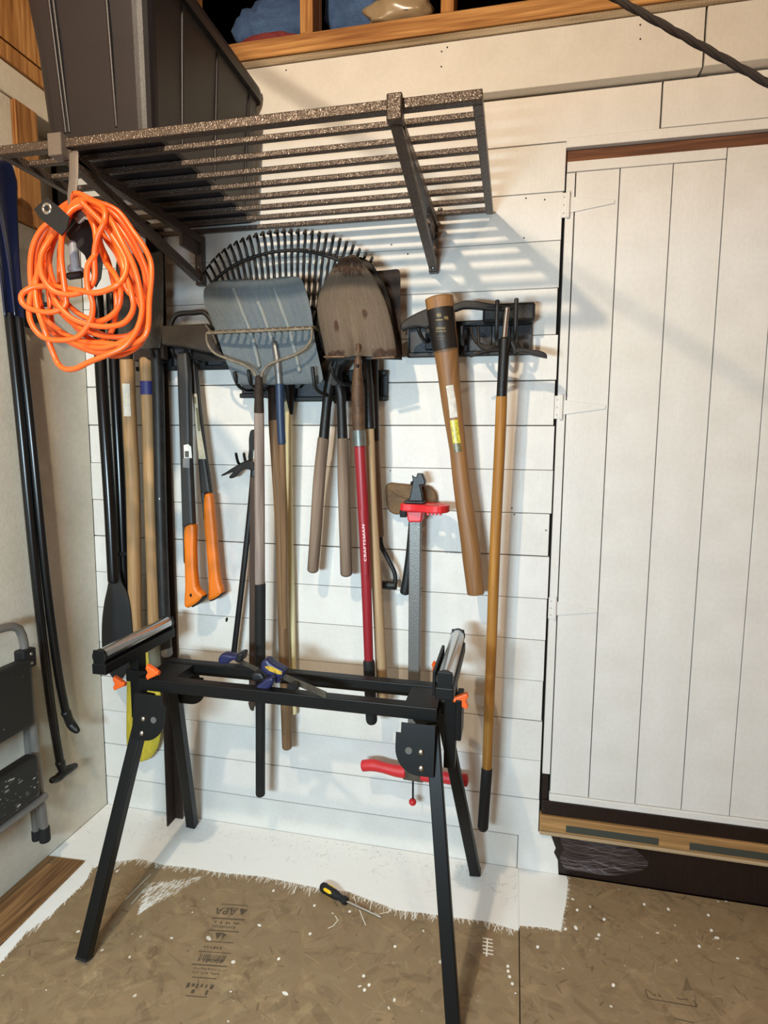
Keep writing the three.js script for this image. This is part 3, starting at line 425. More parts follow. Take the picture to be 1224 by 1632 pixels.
// ------------------------------------------------------------------ tool rails with hooks
function rail(x0, x1, y0, y1, label) {
  const t = thing('tool_rail', label, 'tool rail', [(x0 + x1) / 2, y0, 0.002], 'black tool rails on the wall');
  part('rail_back', box(x0, x1, y0, y1, 0.0025, 0.016, 0.002), bumped(std(0x2d3036, 0.5), fineBump, 6, 0.0005), t);
  part('rail_lip', [box(x0, x1, y1 - 0.012, y1 + 0.004, 0.0165, 0.034, 0.003), box(x0, x1, y0 - 0.003, y0 + 0.012, 0.0165, 0.034, 0.003)], blackPlastic, t);
  return t;
}
function hook(t, x, y, reach, tip, dx = 0) { return part('hook', [sweep([[x, y, 0.03], [x + dx * 0.3, y - 0.012, reach * 0.6], [x + dx * 0.8, y + 0.005, reach * 0.93], [x + dx, y + tip, reach]], 0.0055, { seg: 10, n: 14 }), box(x - 0.012, x + 0.012, y - 0.03, y + 0.04, 0.017, 0.036, 0.003)], blackPlastic, t); }
const RA = rail(1.158, 1.528, 1.652, 1.748, 'black plastic tool rail behind the pick head and the small hoe');
{
  part('hood', box(1.385, 1.533, 1.738, 1.79, 0.0345, 0.075, 0.008), blackPlastic, RA);
  for (const [px, py] of [[793, 480], [823, 477]]) { const q = px < 800 ? [1.429, 1.778, 0.15] : [1.48, 1.78, 0.15]; part('hook', sweep([[q[0], 1.69, 0.036], [q[0], 1.675, 0.09], [q[0], 1.69, 0.135], [q[0], 1.75, 0.15], [q[0], q[1], 0.15]], 0.0062, { seg: 10, n: 18 }), blackPlastic, RA); }
  for (const x of [1.405, 1.42, 1.445, 1.46, 1.48]) part('notch_rib', box(x, x + 0.005, 1.665, 1.735, 0.0165, 0.026, 0.001), blackPlastic, RA);
  hook(RA, 1.225, 1.7, 0.12, 0.02, -0.02); hook(RA, 1.33, 1.69, 0.11, 0.03);
}
const RB = rail(0.748, 1.094, 1.522, 1.608, 'lower black tool rail carrying the loppers and shovels');
for (const [x, r, dx] of [[0.985, 0.19, -0.02], [1.035, 0.215, 0.015]]) hook(RB, x, 1.575, r, 0.03, dx);
hook(RB, 0.935, 1.542, 0.205, 0.06, -0.022);
for (const x of [1.05, 1.062, 1.074]) part('notch_rib', box(x, x + 0.004, 1.53, 1.6, 0.0165, 0.028, 0.001), blackPlastic, RB);
const RC = rail(0.22, 0.585, 1.628, 1.716, 'black tool rail behind the axe heads and the shaded handles');
for (const [x, r, dx] of [[0.345, 0.13, 0], [0.42, 0.13, 0], [0.47, 0.11, 0], [0.55, 0.1, 0.01]]) hook(RC, x, 1.66, r, 0.02, dx);
const RD = rail(0.60, 0.742, 1.535, 1.6, 'short black tool rail holding the two garden rakes');
hook(RD, 0.66, 1.56, 0.185, 0.035, 0.0); hook(RD, 0.705, 1.56, 0.185, 0.04, 0.0);

// handle helper: round stick through points with a part of its own
const stick = (pts, r, m, t, name = 'handle', o = {}) => part(name, sweep(pts, r, { n: 26, ...o }), m, t);

// ------------------------------------------------------------------ leaf rake
{
  const t = thing('leaf_rake', 'black plastic leaf rake with a wide fan of tines and cream handle', 'rake', [0.78, 0.471, 0.04]);
  const hub = [0.783, 1.541, 0.05], N = 27, tips = new THREE.CatmullRomCurve3([[0.512, 1.926, 0.075], [0.552, 1.969, 0.075], [0.617, 2.007, 0.075], [0.691, 2.028, 0.075], [0.773, 2.034, 0.075], [0.854, 2.025, 0.075], [0.934, 2.005, 0.075], [1.002, 1.97, 0.075], [1.056, 1.935, 0.075]].map(V3)).getSpacedPoints(N - 1);
  const mid = new THREE.CatmullRomCurve3([[0.524, 1.892, 0.055], [0.551, 1.914, 0.055], [0.616, 1.949, 0.055], [0.702, 1.972, 0.055], [0.806, 1.976, 0.055], [0.907, 1.955, 0.055], [0.987, 1.919, 0.055], [1.026, 1.89, 0.055]].map(V3)).getSpacedPoints(N - 1);
  for (let i = 0; i < N; i++) { const p = tips[i], q = mid[i], k = i / (N - 1) - 0.5; const d = p.clone().sub(q).normalize();
    part('tine', sweep([[hub[0] + k * 0.05, hub[1] + 0.02, 0.05], [hub[0] + (q.x - hub[0]) * 0.72, hub[1] + (q.y - hub[1]) * 0.5, 0.052], [q.x, q.y, 0.056], [p.x, p.y, 0.072], [p.x + d.x * 0.004, p.y + d.y * 0.004 - 0.002, 0.085], [p.x + 0.002, p.y - 0.016, 0.095]], 0.0047, { seg: 6, n: 16, flat: 0.7 }), blackPlastic, t); }
  part('brace', sweep(mid.map(p => [p.x, p.y, 0.057]), 0.005, { seg: 8, n: 40 }), blackPlastic, t);
  part('brace', sweep(mid.map(p => [hub[0] + (p.x - hub[0]) * 0.8, hub[1] + (p.y - hub[1]) * 0.62, 0.054]), 0.005, { seg: 8, n: 40 }), blackPlastic, t);
  part('socket', sweep([[hub[0], hub[1] + 0.05, 0.05], [hub[0], hub[1] - 0.06, 0.045]], [0.022, 0.0085], { seg: 14, smooth: false, n: 6 }), blackPlastic, t);
  stick([[0.776, 1.518, 0.045], [0.773, 1.18, 0.042], [0.776, 0.857, 0.038], [0.778, 0.469, 0.035]], 0.011, cream, t);
}
// ------------------------------------------------------------------ snow shovel, blade up
{
  const t = thing('snow_shovel', 'worn blue grey plastic snow shovel hung blade up behind the metal rake', 'shovel', [0.784, 0.786, 0.085]);
  const tex = canvasTex(512, 512, (g, w, h) => {
    const R = rng(8); g.fillStyle = '#59646a'; g.fillRect(0, 0, w, h);
    for (let i = 0; i < 900; i++) { const v = R(), y = v * h; g.globalAlpha = 0.10; g.fillStyle = R() < 0.85 - v * 0.6 ? '#77786c' : ['#4a6074', '#83878a', '#435768', '#6c7468'][Math.floor(R() * 4)]; g.save(); g.translate(R() * w, y); g.rotate(1.25 + R() * 0.3); g.fillRect(0, 0, 20 + R() * 90, 2 + R() * 9); g.restore(); }
    g.globalAlpha = 0.4; g.fillStyle = '#8c8878'; for (let i = 0; i < 70; i++) g.fillRect(R() * w, R() * R() * 60, 10 + R() * 50, 2 + R() * 8);
    g.globalAlpha = 0.5; g.fillStyle = '#2f3a40'; for (let i = 0; i < 50; i++) g.fillRect(R() * w, R() * h, 1 + R() * 3, 2 + R() * 14); g.globalAlpha = 1;
  });
  const rows = [[1.87, 0.661, 0.808], [1.868, 0.611, 0.848], [1.864, 0.585, 0.861], [1.854, 0.567, 0.871], [1.84, 0.558, 0.877], [1.8, 0.56, 0.89], [1.755, 0.582, 0.9], [1.701, 0.602, 0.907], [1.647, 0.621, 0.918], [1.602, 0.64, 0.929], [1.57, 0.654, 0.934], [1.56, 0.675, 0.925]];
  part('scoop', blade(rows, (u, v) => 0.16 + 0.016 * u * u - 0.012 * Math.pow(1 - v, 2), 0.004, 22, 30), bumped(new THREE.MeshStandardMaterial({ map: tex, roughness: 0.62 }), fineBump, 6, 0.0012), t);
  const ribM = bumped(mapped(coatTex(0x8d8c82, 0x5f6f7b, 111, 8, 30), 4, 4, 0.65), fineBump, 6, 0.001);
  for (const l of [[[0.649, 1.844, 0.153], [0.677, 1.777, 0.157], [0.707, 1.703, 0.161], [0.73, 1.616, 0.165]], [[0.727, 1.802, 0.154], [0.751, 1.747, 0.157], [0.771, 1.688, 0.161], [0.791, 1.624, 0.164]], [[0.778, 1.84, 0.151], [0.804, 1.776, 0.156], [0.832, 1.699, 0.161], [0.859, 1.6, 0.166]]]) part('rib', sweep(l, 0.0068, { seg: 10, n: 20, round: 1 }), ribM, t);
  part('neck', sweep([[0.779, 1.683, 0.162], [0.789, 1.624, 0.162], [0.794, 1.554, 0.162]], [0.009, 0.012, 0.0115], { seg: 14, n: 12 }), zinc, t);
  part('ferrule', sweep([[0.794, 1.56, 0.162], [0.791, 1.473, 0.151], [0.79, 1.386, 0.14]], 0.0125, { seg: 14, n: 10 }), std(0x22334f, 0.45), t, 'blue ferrule');
  stick([[0.79, 1.39, 0.14], [0.784, 1.202, 0.122], [0.777, 0.998, 0.103], [0.769, 0.785, 0.085]], 0.011, brownWood, t);
}
// ------------------------------------------------------------------ bow rake in front of it
{
  const t = thing('bow_rake', 'rusty steel bow rake with a grey weathered handle and long dark grip', 'rake', [0.69, 0.193, 0.12]);
  const rakeM = mapped(coatTex(0x8a8172, 0x5c5141, 112, 14, 60), 6, 6, 0.65, { metalness: 0.2 });
  const L = [0.588, 1.706, 0.215], Rr = [0.917, 1.709, 0.215];
  part('head_bar', beam(L, Rr, 0.011, 0.007, [0, 0, 1]), rakeM, t);
  for (let i = 0; i < 15; i++) { const p = along(L, Rr, (i + 0.3) / 14.6); part('tine', sweep([[p[0], p[1] + 0.003, p[2]], [p[0] + 0.004, p[1] + 0.008, p[2] - 0.025], [p[0] + 0.006, p[1] + 0.004, p[2] - 0.055]], [0.005, 0.0045, 0.0025], { seg: 7, n: 6 }), rakeM, t); }
  part('bow', sweep([[0.588, 1.704, 0.215], [0.588, 1.68, 0.212], [0.606, 1.652, 0.21], [0.649, 1.632, 0.208], [0.697, 1.615, 0.205], [0.724, 1.6, 0.203], [0.741, 1.572, 0.2]], 0.0042, { seg: 10, n: 30 }), rakeM, t);
  part('bow', sweep([[0.916, 1.708, 0.215], [0.912, 1.679, 0.212], [0.89, 1.654, 0.21], [0.852, 1.636, 0.208], [0.803, 1.622, 0.205], [0.768, 1.605, 0.203], [0.748, 1.571, 0.2]], 0.0042, { seg: 10, n: 30 }), rakeM, t);
  part('ferrule', sweep([[0.745, 1.58, 0.2], [0.741, 1.545, 0.192], [0.737, 1.476, 0.185]], [0.011, 0.0135, 0.0155], { seg: 14, n: 10, round: 0.3 }), rustIron, t);
  stick([[0.737, 1.479, 0.185], [0.728, 1.283, 0.17], [0.717, 0.939, 0.155]], [0.015, 0.016, 0.016], greyWood, t);
  part('grip', sweep([[0.718, 0.943, 0.155], [0.705, 0.628, 0.137], [0.69, 0.213, 0.12]], [0.017, 0.016, 0.016], { n: 20 }), blackRubber, t, 'black grip');
}
// ------------------------------------------------------------------ second rake, brown handle
{
  const t = thing('garden_rake', 'old brown wooden handled garden rake with dark hooked prongs behind the bow rake', 'rake', [0.766, 0.363, 0.07]);
  for (const l of [[[0.63, 1.609, 0.11], [0.669, 1.604, 0.105], [0.684, 1.592, 0.1], [0.692, 1.574, 0.095], [0.723, 1.55, 0.09]], [[0.801, 1.58, 0.11], [0.797, 1.599, 0.106], [0.775, 1.616, 0.102], [0.743, 1.618, 0.098], [0.723, 1.602, 0.094], [0.734, 1.55, 0.09]], [[0.727, 1.606, 0.12], [0.753, 1.6, 0.11], [0.754, 1.577, 0.1], [0.741, 1.55, 0.09]]]) part('prong', sweep(l, 0.004, { seg: 8, n: 20 }), darkIron, t);
  part('ferrule', sweep([[0.739, 1.558, 0.09], [0.743, 1.453, 0.09]], [0.0135, 0.0165], { smooth: false, n: 6, round: 0.3 }), rustIron, t);
  stick([[0.743, 1.455, 0.09], [0.758, 1.135, 0.085], [0.762, 0.782, 0.08], [0.764, 0.587, 0.075], [0.767, 0.363, 0.07]], 0.017, brownWood, t);
}
// ------------------------------------------------------------------ long-handled loppers
{
  const t = thing('loppers', 'long loppers with two worn wooden handles below black steel arms', 'loppers', [0.981, 0.966, 0.09]);
  part('arm', sweep([[0.955, 1.638, 0.105], [0.945, 1.604, 0.105], [0.938, 1.583, 0.105], [0.93, 1.547, 0.105], [0.925, 1.516, 0.105], [0.913, 1.397, 0.105]], [0.012, 0.016, 0.017, 0.0145, 0.0155, 0.0165], { n: 26, round: 0.3 }), blackSteel, t);
  part('arm', sweep([[0.987, 1.644, 0.095], [0.955, 1.608, 0.095], [0.952, 1.584, 0.095], [0.961, 1.553, 0.095], [0.965, 1.535, 0.095], [0.968, 1.479, 0.095], [0.971, 1.396, 0.095]], [0.012, 0.016, 0.017, 0.0145, 0.0155, 0.0165], { n: 26, round: 0.3 }), blackSteel, t);
  part('pivot', disc([0.946, 1.573, 0.105], [0.954, 1.57, 0.13], 0.012), darkIron, t);
  part('jaw', ext(smoothOutline([[0.934, 1.581], [0.93, 1.614], [0.943, 1.645], [0.969, 1.674], [1.008, 1.679], [1.001, 1.643], [0.976, 1.626], [0.963, 1.602], [0.956, 1.577]]), 0.085, 0.03, 0.004), darkIron, t);
  stick([[0.912, 1.399, 0.105], [0.897, 1.282, 0.1], [0.882, 1.103, 0.095], [0.87, 0.984, 0.09]], [0.018, 0.019, 0.019, 0.018], oldWood, t);
  stick([[0.971, 1.397, 0.095], [0.974, 1.244, 0.093], [0.979, 1.086, 0.092], [0.981, 0.978, 0.09]], [0.018, 0.019, 0.019, 0.019], oldWood, t);
}
// ------------------------------------------------------------------ three shovels hung together
const shovelTex = canvasTex(512, 640, (g, w, h) => {
  const R = rng(31); g.fillStyle = '#5d5042'; g.fillRect(0, 0, w, h);
  for (let i = 0; i < 1500; i++) { g.globalAlpha = 0.07; g.fillStyle = ['#7d6f5c', '#4f463c', '#857663', '#5b5146', '#6f675f', '#4a3a2c'][Math.floor(R() * 6)]; g.save(); g.translate(R() * w, R() * h); g.rotate(1.4 + R() * 0.35); g.fillRect(0, 0, 20 + R() * 110, 2 + R() * 12); g.restore(); }
  const blot = (x, y, rx, ry, n, c) => { for (let i = 0; i < n; i++) { g.globalAlpha = 0.35; g.fillStyle = c[Math.floor(R() * c.length)]; g.beginPath(); g.ellipse((x + (R() - 0.5) * rx * 2) * w, (y + (R() - 0.5) * ry * 2) * h, 4 + R() * 16, 4 + R() * 12, R() * 3, 0, 6.3); g.fill(); } };
  const rust = ['#3a2115', '#2c1910', '#4a2a18', '#241610']; blot(0.5, 0.24, 0.44, 0.14, 700, rust); blot(0.6, 0.4, 0.25, 0.03, 40, rust); blot(0.5, 0.08, 0.4, 0.06, 60, ['#5a4c3c', '#4a3a2c']); blot(0.18, 0.965, 0.12, 0.03, 60, rust); blot(0.85, 0.965, 0.14, 0.035, 80, rust); blot(0.26, 0.78, 0.02, 0.015, 12, rust); blot(0.68, 0.72, 0.012, 0.01, 8, rust);
  g.globalAlpha = 1;
});
{
  const t = thing('round_point_shovel', 'round point shovel with rusty tan blade, steel collar and red fibreglass handle', 'shovel', [1.078, 0.517, 0.14]);
  const rows = [[1.916, 1.015, 1.029], [1.909, 0.995, 1.039], [1.901, 0.984, 1.047], [1.881, 0.964, 1.062], [1.852, 0.943, 1.085], [1.81, 0.923, 1.107], [1.776, 0.917, 1.122], [1.721, 0.925, 1.138], [1.661, 0.939, 1.15], [1.63, 0.944, 1.153]];
  const zf = (u, v) => 0.175 + 0.03 * (1 - u * u) * Math.pow(v, 1.2) + 0.022 * Math.exp(-Math.pow(u / 0.16, 2)) * Math.pow(v, 5);
  part('blade', blade(rows, zf, 0.003, 24, 30), bumped(new THREE.MeshStandardMaterial({ map: shovelTex, roughness: 0.5, metalness: 0.35 }), fineBump, 5, 0.0008), t);
  part('foot_step', [beam([0.944, 1.633, 0.19], [1.012, 1.63, 0.205], 0.005, 0.013, [0, 1, 0]), beam([1.087, 1.624, 0.205], [1.151, 1.628, 0.19], 0.005, 0.013, [0, 1, 0])], mapped(coatTex(0x8a745c, 0x4a2e1e, 113, 12, 50), 6, 6, 0.6, { metalness: 0.3 }), t);
  part('socket', sweep([[1.052, 1.661, 0.215], [1.049, 1.616, 0.208], [1.046, 1.553, 0.2], [1.046, 1.484, 0.192], [1.046, 1.419, 0.185]], [0.007, 0.0115, 0.0185, 0.0185, 0.018], { n: 24, round: 0.4 }), mapped(coatTex(0x6e5238, 0x3d2a1c, 114, 10, 50), 5, 5, 0.6, { metalness: 0.25 }), t, 'brown socket');
  part('collar', sweep([[1.046, 1.424, 0.185], [1.049, 1.379, 0.185]], 0.0195, { smooth: false, n: 4, round: 0 }), mapped(coatTex(0x7d8480, 0x5d625f, 115, 8, 40), 5, 5, 0.4, { metalness: 0.6 }), t, 'grey steel collar');
  const hp = [[1.049, 1.381, 0.183], [1.054, 1.252, 0.175], [1.06, 1.107, 0.167], [1.065, 0.927, 0.158], [1.071, 0.712, 0.15]];
  stick(hp, [0.017, 0.016, 0.014], fiberRed, t);
  // faded maker's lettering running up the handle
  const letter = canvasTex(512, 64, (g, w, h) => { g.fillStyle = '#8e1e28'; g.fillRect(0, 0, w, h); g.fillStyle = '#e3c4c4'; g.font = 'bold 50px sans-serif'; g.textAlign = 'center'; g.fillText('CRAFTSMAN', w / 2, 50); });
  const lg = sweep([[1.055, 1.193, 0.173], [1.061, 1.102, 0.17], [1.065, 0.997, 0.167]], 0.015, { arc: [-0.62, 0.25], seg: 8, n: 10 }); { const n = lg.attributes.position.count, uv = lg.attributes.uv, p = lg.attributes.position; let y0 = 9, y1 = -9; for (let i = 0; i < n; i++) { y0 = Math.min(y0, p.getY(i)); y1 = Math.max(y1, p.getY(i)); } let a0 = 9, a1 = -9; for (let i = 0; i < n; i++) { a0 = Math.min(a0, uv.getX(i)); a1 = Math.max(a1, uv.getX(i)); } for (let i = 0; i < n; i++) uv.setXY(i, (p.getY(i) - y0) / (y1 - y0), (uv.getX(i) - a0) / (a1 - a0)); }
  part('lettering', lg, new THREE.MeshStandardMaterial({ map: letter, roughness: 0.4 }), t);
  part('grip', sweep([[1.071, 0.716, 0.15], [1.074, 0.626, 0.145], [1.078, 0.527, 0.14]], 0.018, { n: 12, round: 0.9 }), blackRubber, t, 'black rubber grip');
}
{
  const t = thing('digging_shovel', 'dark steel digging shovel with a pale wood handle, tucked behind the red handled one', 'shovel', [1.103, 0.572, 0.1]);
  part('blade', blade([[1.921, 1.015, 1.038], [1.905, 0.987, 1.065], [1.875, 0.959, 1.088], [1.841, 0.931, 1.108], [1.798, 0.91, 1.123], [1.729, 0.905, 1.135], [1.668, 0.919, 1.149], [1.628, 0.94, 1.162]], (u, v) => 0.135 + 0.025 * (1 - u * u) * v, 0.003, 20, 26), darkIron, t);
  part('socket', sweep([[1.054, 1.654, 0.14], [1.061, 1.546, 0.14], [1.067, 1.432, 0.14]], [0.012, 0.0165, 0.0165], { n: 12, round: 0.3 }), blackSteel, t);
  stick([[1.066, 1.436, 0.14], [1.073, 1.211, 0.13], [1.086, 0.978, 0.12], [1.098, 0.736, 0.11], [1.103, 0.576, 0.1]], [0.014, 0.016, 0.018], paleWood, t);
}
{
  const t = thing('square_spade', 'dark square spade with a black looped grip, hung blade up nearest the wall', 'spade', [1.085, 0.926, 0.05]);
  part('blade', blade([[1.894, 0.96, 1.133], [1.892, 0.958, 1.14], [1.886, 0.956, 1.144], [1.811, 0.957, 1.146], [1.722, 0.958, 1.149], [1.641, 0.96, 1.153], [1.638, 0.963, 1.151]], (u, v) => 0.085 + 0.008 * u * u, 0.003, 14, 20), rustIron, t);
  part('socket', sweep([[1.062, 1.662, 0.085], [1.067, 1.513, 0.085], [1.071, 1.396, 0.085]], [0.016, 0.0145, 0.0135], { n: 12, round: 0.3 }), blackSteel, t);
  stick([[1.07, 1.4, 0.085], [1.076, 1.245, 0.073], [1.082, 1.1, 0.06]], 0.013, oldWood, t);
  const gx = [1.081, 1.005, 0.06], d = [1.132, 0.933, 0.06], top = [1.082, 1.102, 0.06], w = d[0] - gx[0];
  part('grip_loop', [1, -1].map(s => sweep([[top[0] , top[1] + 0.03, 0.06], [top[0] + s * 0.004, top[1] - 0.03, 0.06], [top[0] + s * w * 0.62, top[1] - 0.085, 0.06], [top[0] + s * w * 0.98, top[1] - 0.125, 0.06], [gx[0] + s * w, d[1] - 0.002, 0.06]], [0.0105, 0.0085, 0.0075, 0.007, 0.007], { seg: 12, n: 20 })), blackPlastic, t);
  part('cross_grip', [sweep([[gx[0] - w, d[1] + 0.008, 0.06], [gx[0] + w, d[1] + 0.008, 0.06]], 0.0125, { smooth: false, n: 10, seg: 14 }), ...[0.3, 0.5, 0.7, 0.9].map(k => disc([gx[0] + w * k - 0.002, d[1] + 0.008, 0.06], [gx[0] + w * k + 0.002, d[1] + 0.008, 0.06], 0.0135, 14))], blackPlastic, t);
}
// ------------------------------------------------------------------ pick mattock
{
  const t = thing('pick_mattock', 'pick mattock with brown wooden handle and black wrapped iron head, peeling yellow sticker', 'pick', [1.388, 0.933, 0.1]);
  const hp = [[1.265, 1.799, 0.125], [1.271, 1.756, 0.122], [1.281, 1.687, 0.119], [1.287, 1.652, 0.116], [1.303, 1.526, 0.113], [1.326, 1.37, 0.109], [1.34, 1.263, 0.106], [1.369, 1.084, 0.103], [1.388, 0.941, 0.1]], w = k => k * 0.002;
  const hr = [20.5, 19, 16, 14.5, 12.4, 12.6, 13.4, 14.2, 13].map(w);
  stick(hp, hr, hickory, t, 'handle', { n: 50, flat: 0.75, round: 0.2 });
  part('pick_arm', ext(smoothOutline([[1.24, 1.769], [1.209, 1.762], [1.178, 1.747], [1.156, 1.73], [1.157, 1.712], [1.17, 1.716], [1.201, 1.721], [1.239, 1.719]], 30), 0.105, 0.03, 0.005), darkIron, t);
  part('pick_arm', ext(smoothOutline([[1.302, 1.776], [1.319, 1.783], [1.336, 1.788], [1.367, 1.786], [1.401, 1.779], [1.439, 1.771], [1.475, 1.761], [1.444, 1.758], [1.401, 1.761], [1.359, 1.766], [1.333, 1.767], [1.304, 1.76]], 40), 0.108, 0.024, 0.004), darkIron, t);
  // printed sleeve round the eye: worn gold lettering on black
  const tex = canvasTex(512, 512, (g, w, h) => { const R = rng(61); g.fillStyle = '#1e1a17'; g.fillRect(0, 0, w, h); for (let i = 0; i < 300; i++) { g.globalAlpha = 0.15; g.fillStyle = R() < 0.5 ? '#3a3028' : '#0d0b0a'; g.fillRect(R() * w, R() * h, 4 + R() * 40, 2 + R() * 14); } g.globalAlpha = 0.9; g.strokeStyle = g.fillStyle = '#a5905a'; g.lineWidth = 7;
    const scrib = (y, x0, x1, a, n) => { g.beginPath(); for (let i = 0; i <= n; i++) { const x = x0 + (x1 - x0) * i / n, yy = y + (i % 2 ? -a : a) * (0.5 + R() * 0.5); i ? g.lineTo(x, yy) : g.moveTo(x, yy); } g.stroke(); };
    scrib(120, 190, 260, 22, 6); g.fillRect(180, 168, 110, 9); scrib(150, 310, 370, 18, 6); g.lineWidth = 6; scrib(265, 180, 330, 18, 11); g.fillRect(175, 295, 170, 6); g.globalAlpha = 0.45; g.lineWidth = 4; scrib(355, 200, 330, 9, 14); scrib(385, 210, 320, 7, 12); g.globalAlpha = 1; });
  const sg = sweep([[1.268, 1.768, 0.124], [1.277, 1.704, 0.121], [1.285, 1.655, 0.119]], [19.8, 19, 18].map(w), { n: 12, flat: 0.95, seg: 24, round: 0, smooth: false });
  { const uv = sg.attributes.uv, p = sg.attributes.position; let y0 = 9, y1 = -9, x0 = 9, x1 = -9; for (let i = 0; i < p.count; i++) { y0 = Math.min(y0, p.getY(i)); y1 = Math.max(y1, p.getY(i)); x0 = Math.min(x0, p.getX(i)); x1 = Math.max(x1, p.getX(i)); } for (let i = 0; i < p.count; i++) uv.setXY(i, (p.getX(i) - x0) / (x1 - x0), (p.getY(i) - y0) / (y1 - y0)); }
  part('eye_sleeve', sg, new THREE.MeshStandardMaterial({ map: tex, roughness: 0.45, metalness: 0.1 }), t, 'black sleeve with worn gold lettering');
  const st = (l, r, m, arc) => part('sticker', sweep(l, r, { arc, seg: 8, n: 8, flat: 0.8 }), m, t);
  st([[1.299, 1.554, 0.117], [1.306, 1.509, 0.115], [1.312, 1.463, 0.113]], w(12.75), bumped(mapped(coatTex(0xeceae4, 0xb9b4aa, 116, 12, 50), 8, 8, 0.3, { metalness: 0.2 }), fineBump, 20, 0.001), [-0.55, 0.35]);
  st([[1.313, 1.457, 0.113], [1.318, 1.423, 0.111], [1.323, 1.39, 0.109]], w(12.9), mapped(coatTex(0xe8dc4a, 0x8d8420, 117, 20, 60), 10, 10, 0.35), [-0.5, 0.4]);
  st([[1.323, 1.388, 0.109], [1.327, 1.365, 0.108]], w(12.95), mapped(coatTex(0x8d8058, 0x3c3a20, 118, 30, 60), 10, 10, 0.35), [-0.5, 0.4]);
}
// ------------------------------------------------------------------ small hoe with prongs, long honey-coloured handle
{
  const t = thing('garden_hoe', 'garden hoe with three curved prongs, honey coloured handle and black lower grip', 'hoe', [1.429, 0.192, 0.12]);
  part('tang', sweep([[1.456, 1.756, 0.15], [1.453, 1.719, 0.147], [1.45, 1.669, 0.145]], 0.0072, { n: 10 }), steel, t);
  part('ferrule', sweep([[1.452, 1.675, 0.145], [1.45, 1.601, 0.143], [1.448, 1.519, 0.14]], 0.015, { n: 12, round: 0.5 }), blackSteel, t);
  stick([[1.448, 1.52, 0.14], [1.447, 1.402, 0.136], [1.442, 1.113, 0.133], [1.44, 0.811, 0.129], [1.437, 0.396, 0.125]], [0.016, 0.016, 0.015], honeyWood, t, 'handle', { round: 0.1 });
  part('grip', sweep([[1.437, 0.4, 0.125], [1.433, 0.3, 0.123], [1.43, 0.211, 0.12]], [0.017, 0.017], { n: 10, round: 1 }), blackRubber, t, 'black rubber grip');
  part('neck', sweep([[1.482, 1.639, 0.13], [1.479, 1.655, 0.13], [1.47, 1.67, 0.13]], 0.011, { seg: 12, n: 10 }), darkIron, t);
  part('hoe_blade', ext(smoothOutline([[1.482, 1.649], [1.504, 1.651], [1.526, 1.646], [1.552, 1.641], [1.564, 1.634], [1.568, 1.624], [1.557, 1.626], [1.535, 1.631], [1.504, 1.639], [1.483, 1.639]], 30), 0.118, 0.03, 0.003), darkIron, t);
  for (const l of [[[1.479, 1.65, 0.13], [1.45, 1.649, 0.137], [1.419, 1.647, 0.145], [1.393, 1.641, 0.153], [1.36, 1.629, 0.16]], [[1.477, 1.649, 0.13], [1.436, 1.654, 0.122], [1.395, 1.664, 0.114], [1.374, 1.675, 0.106], [1.36, 1.697, 0.098], [1.353, 1.722, 0.09]], [[1.477, 1.649, 0.13], [1.432, 1.652, 0.124], [1.397, 1.657, 0.118], [1.381, 1.667, 0.112], [1.377, 1.693, 0.106], [1.375, 1.721, 0.1]]]) part('prong', sweep(l, [0.0075, 0.007, 0.006, 0.005, 0.003], { seg: 9, n: 20, flat: 0.7 }), darkIron, t);
}
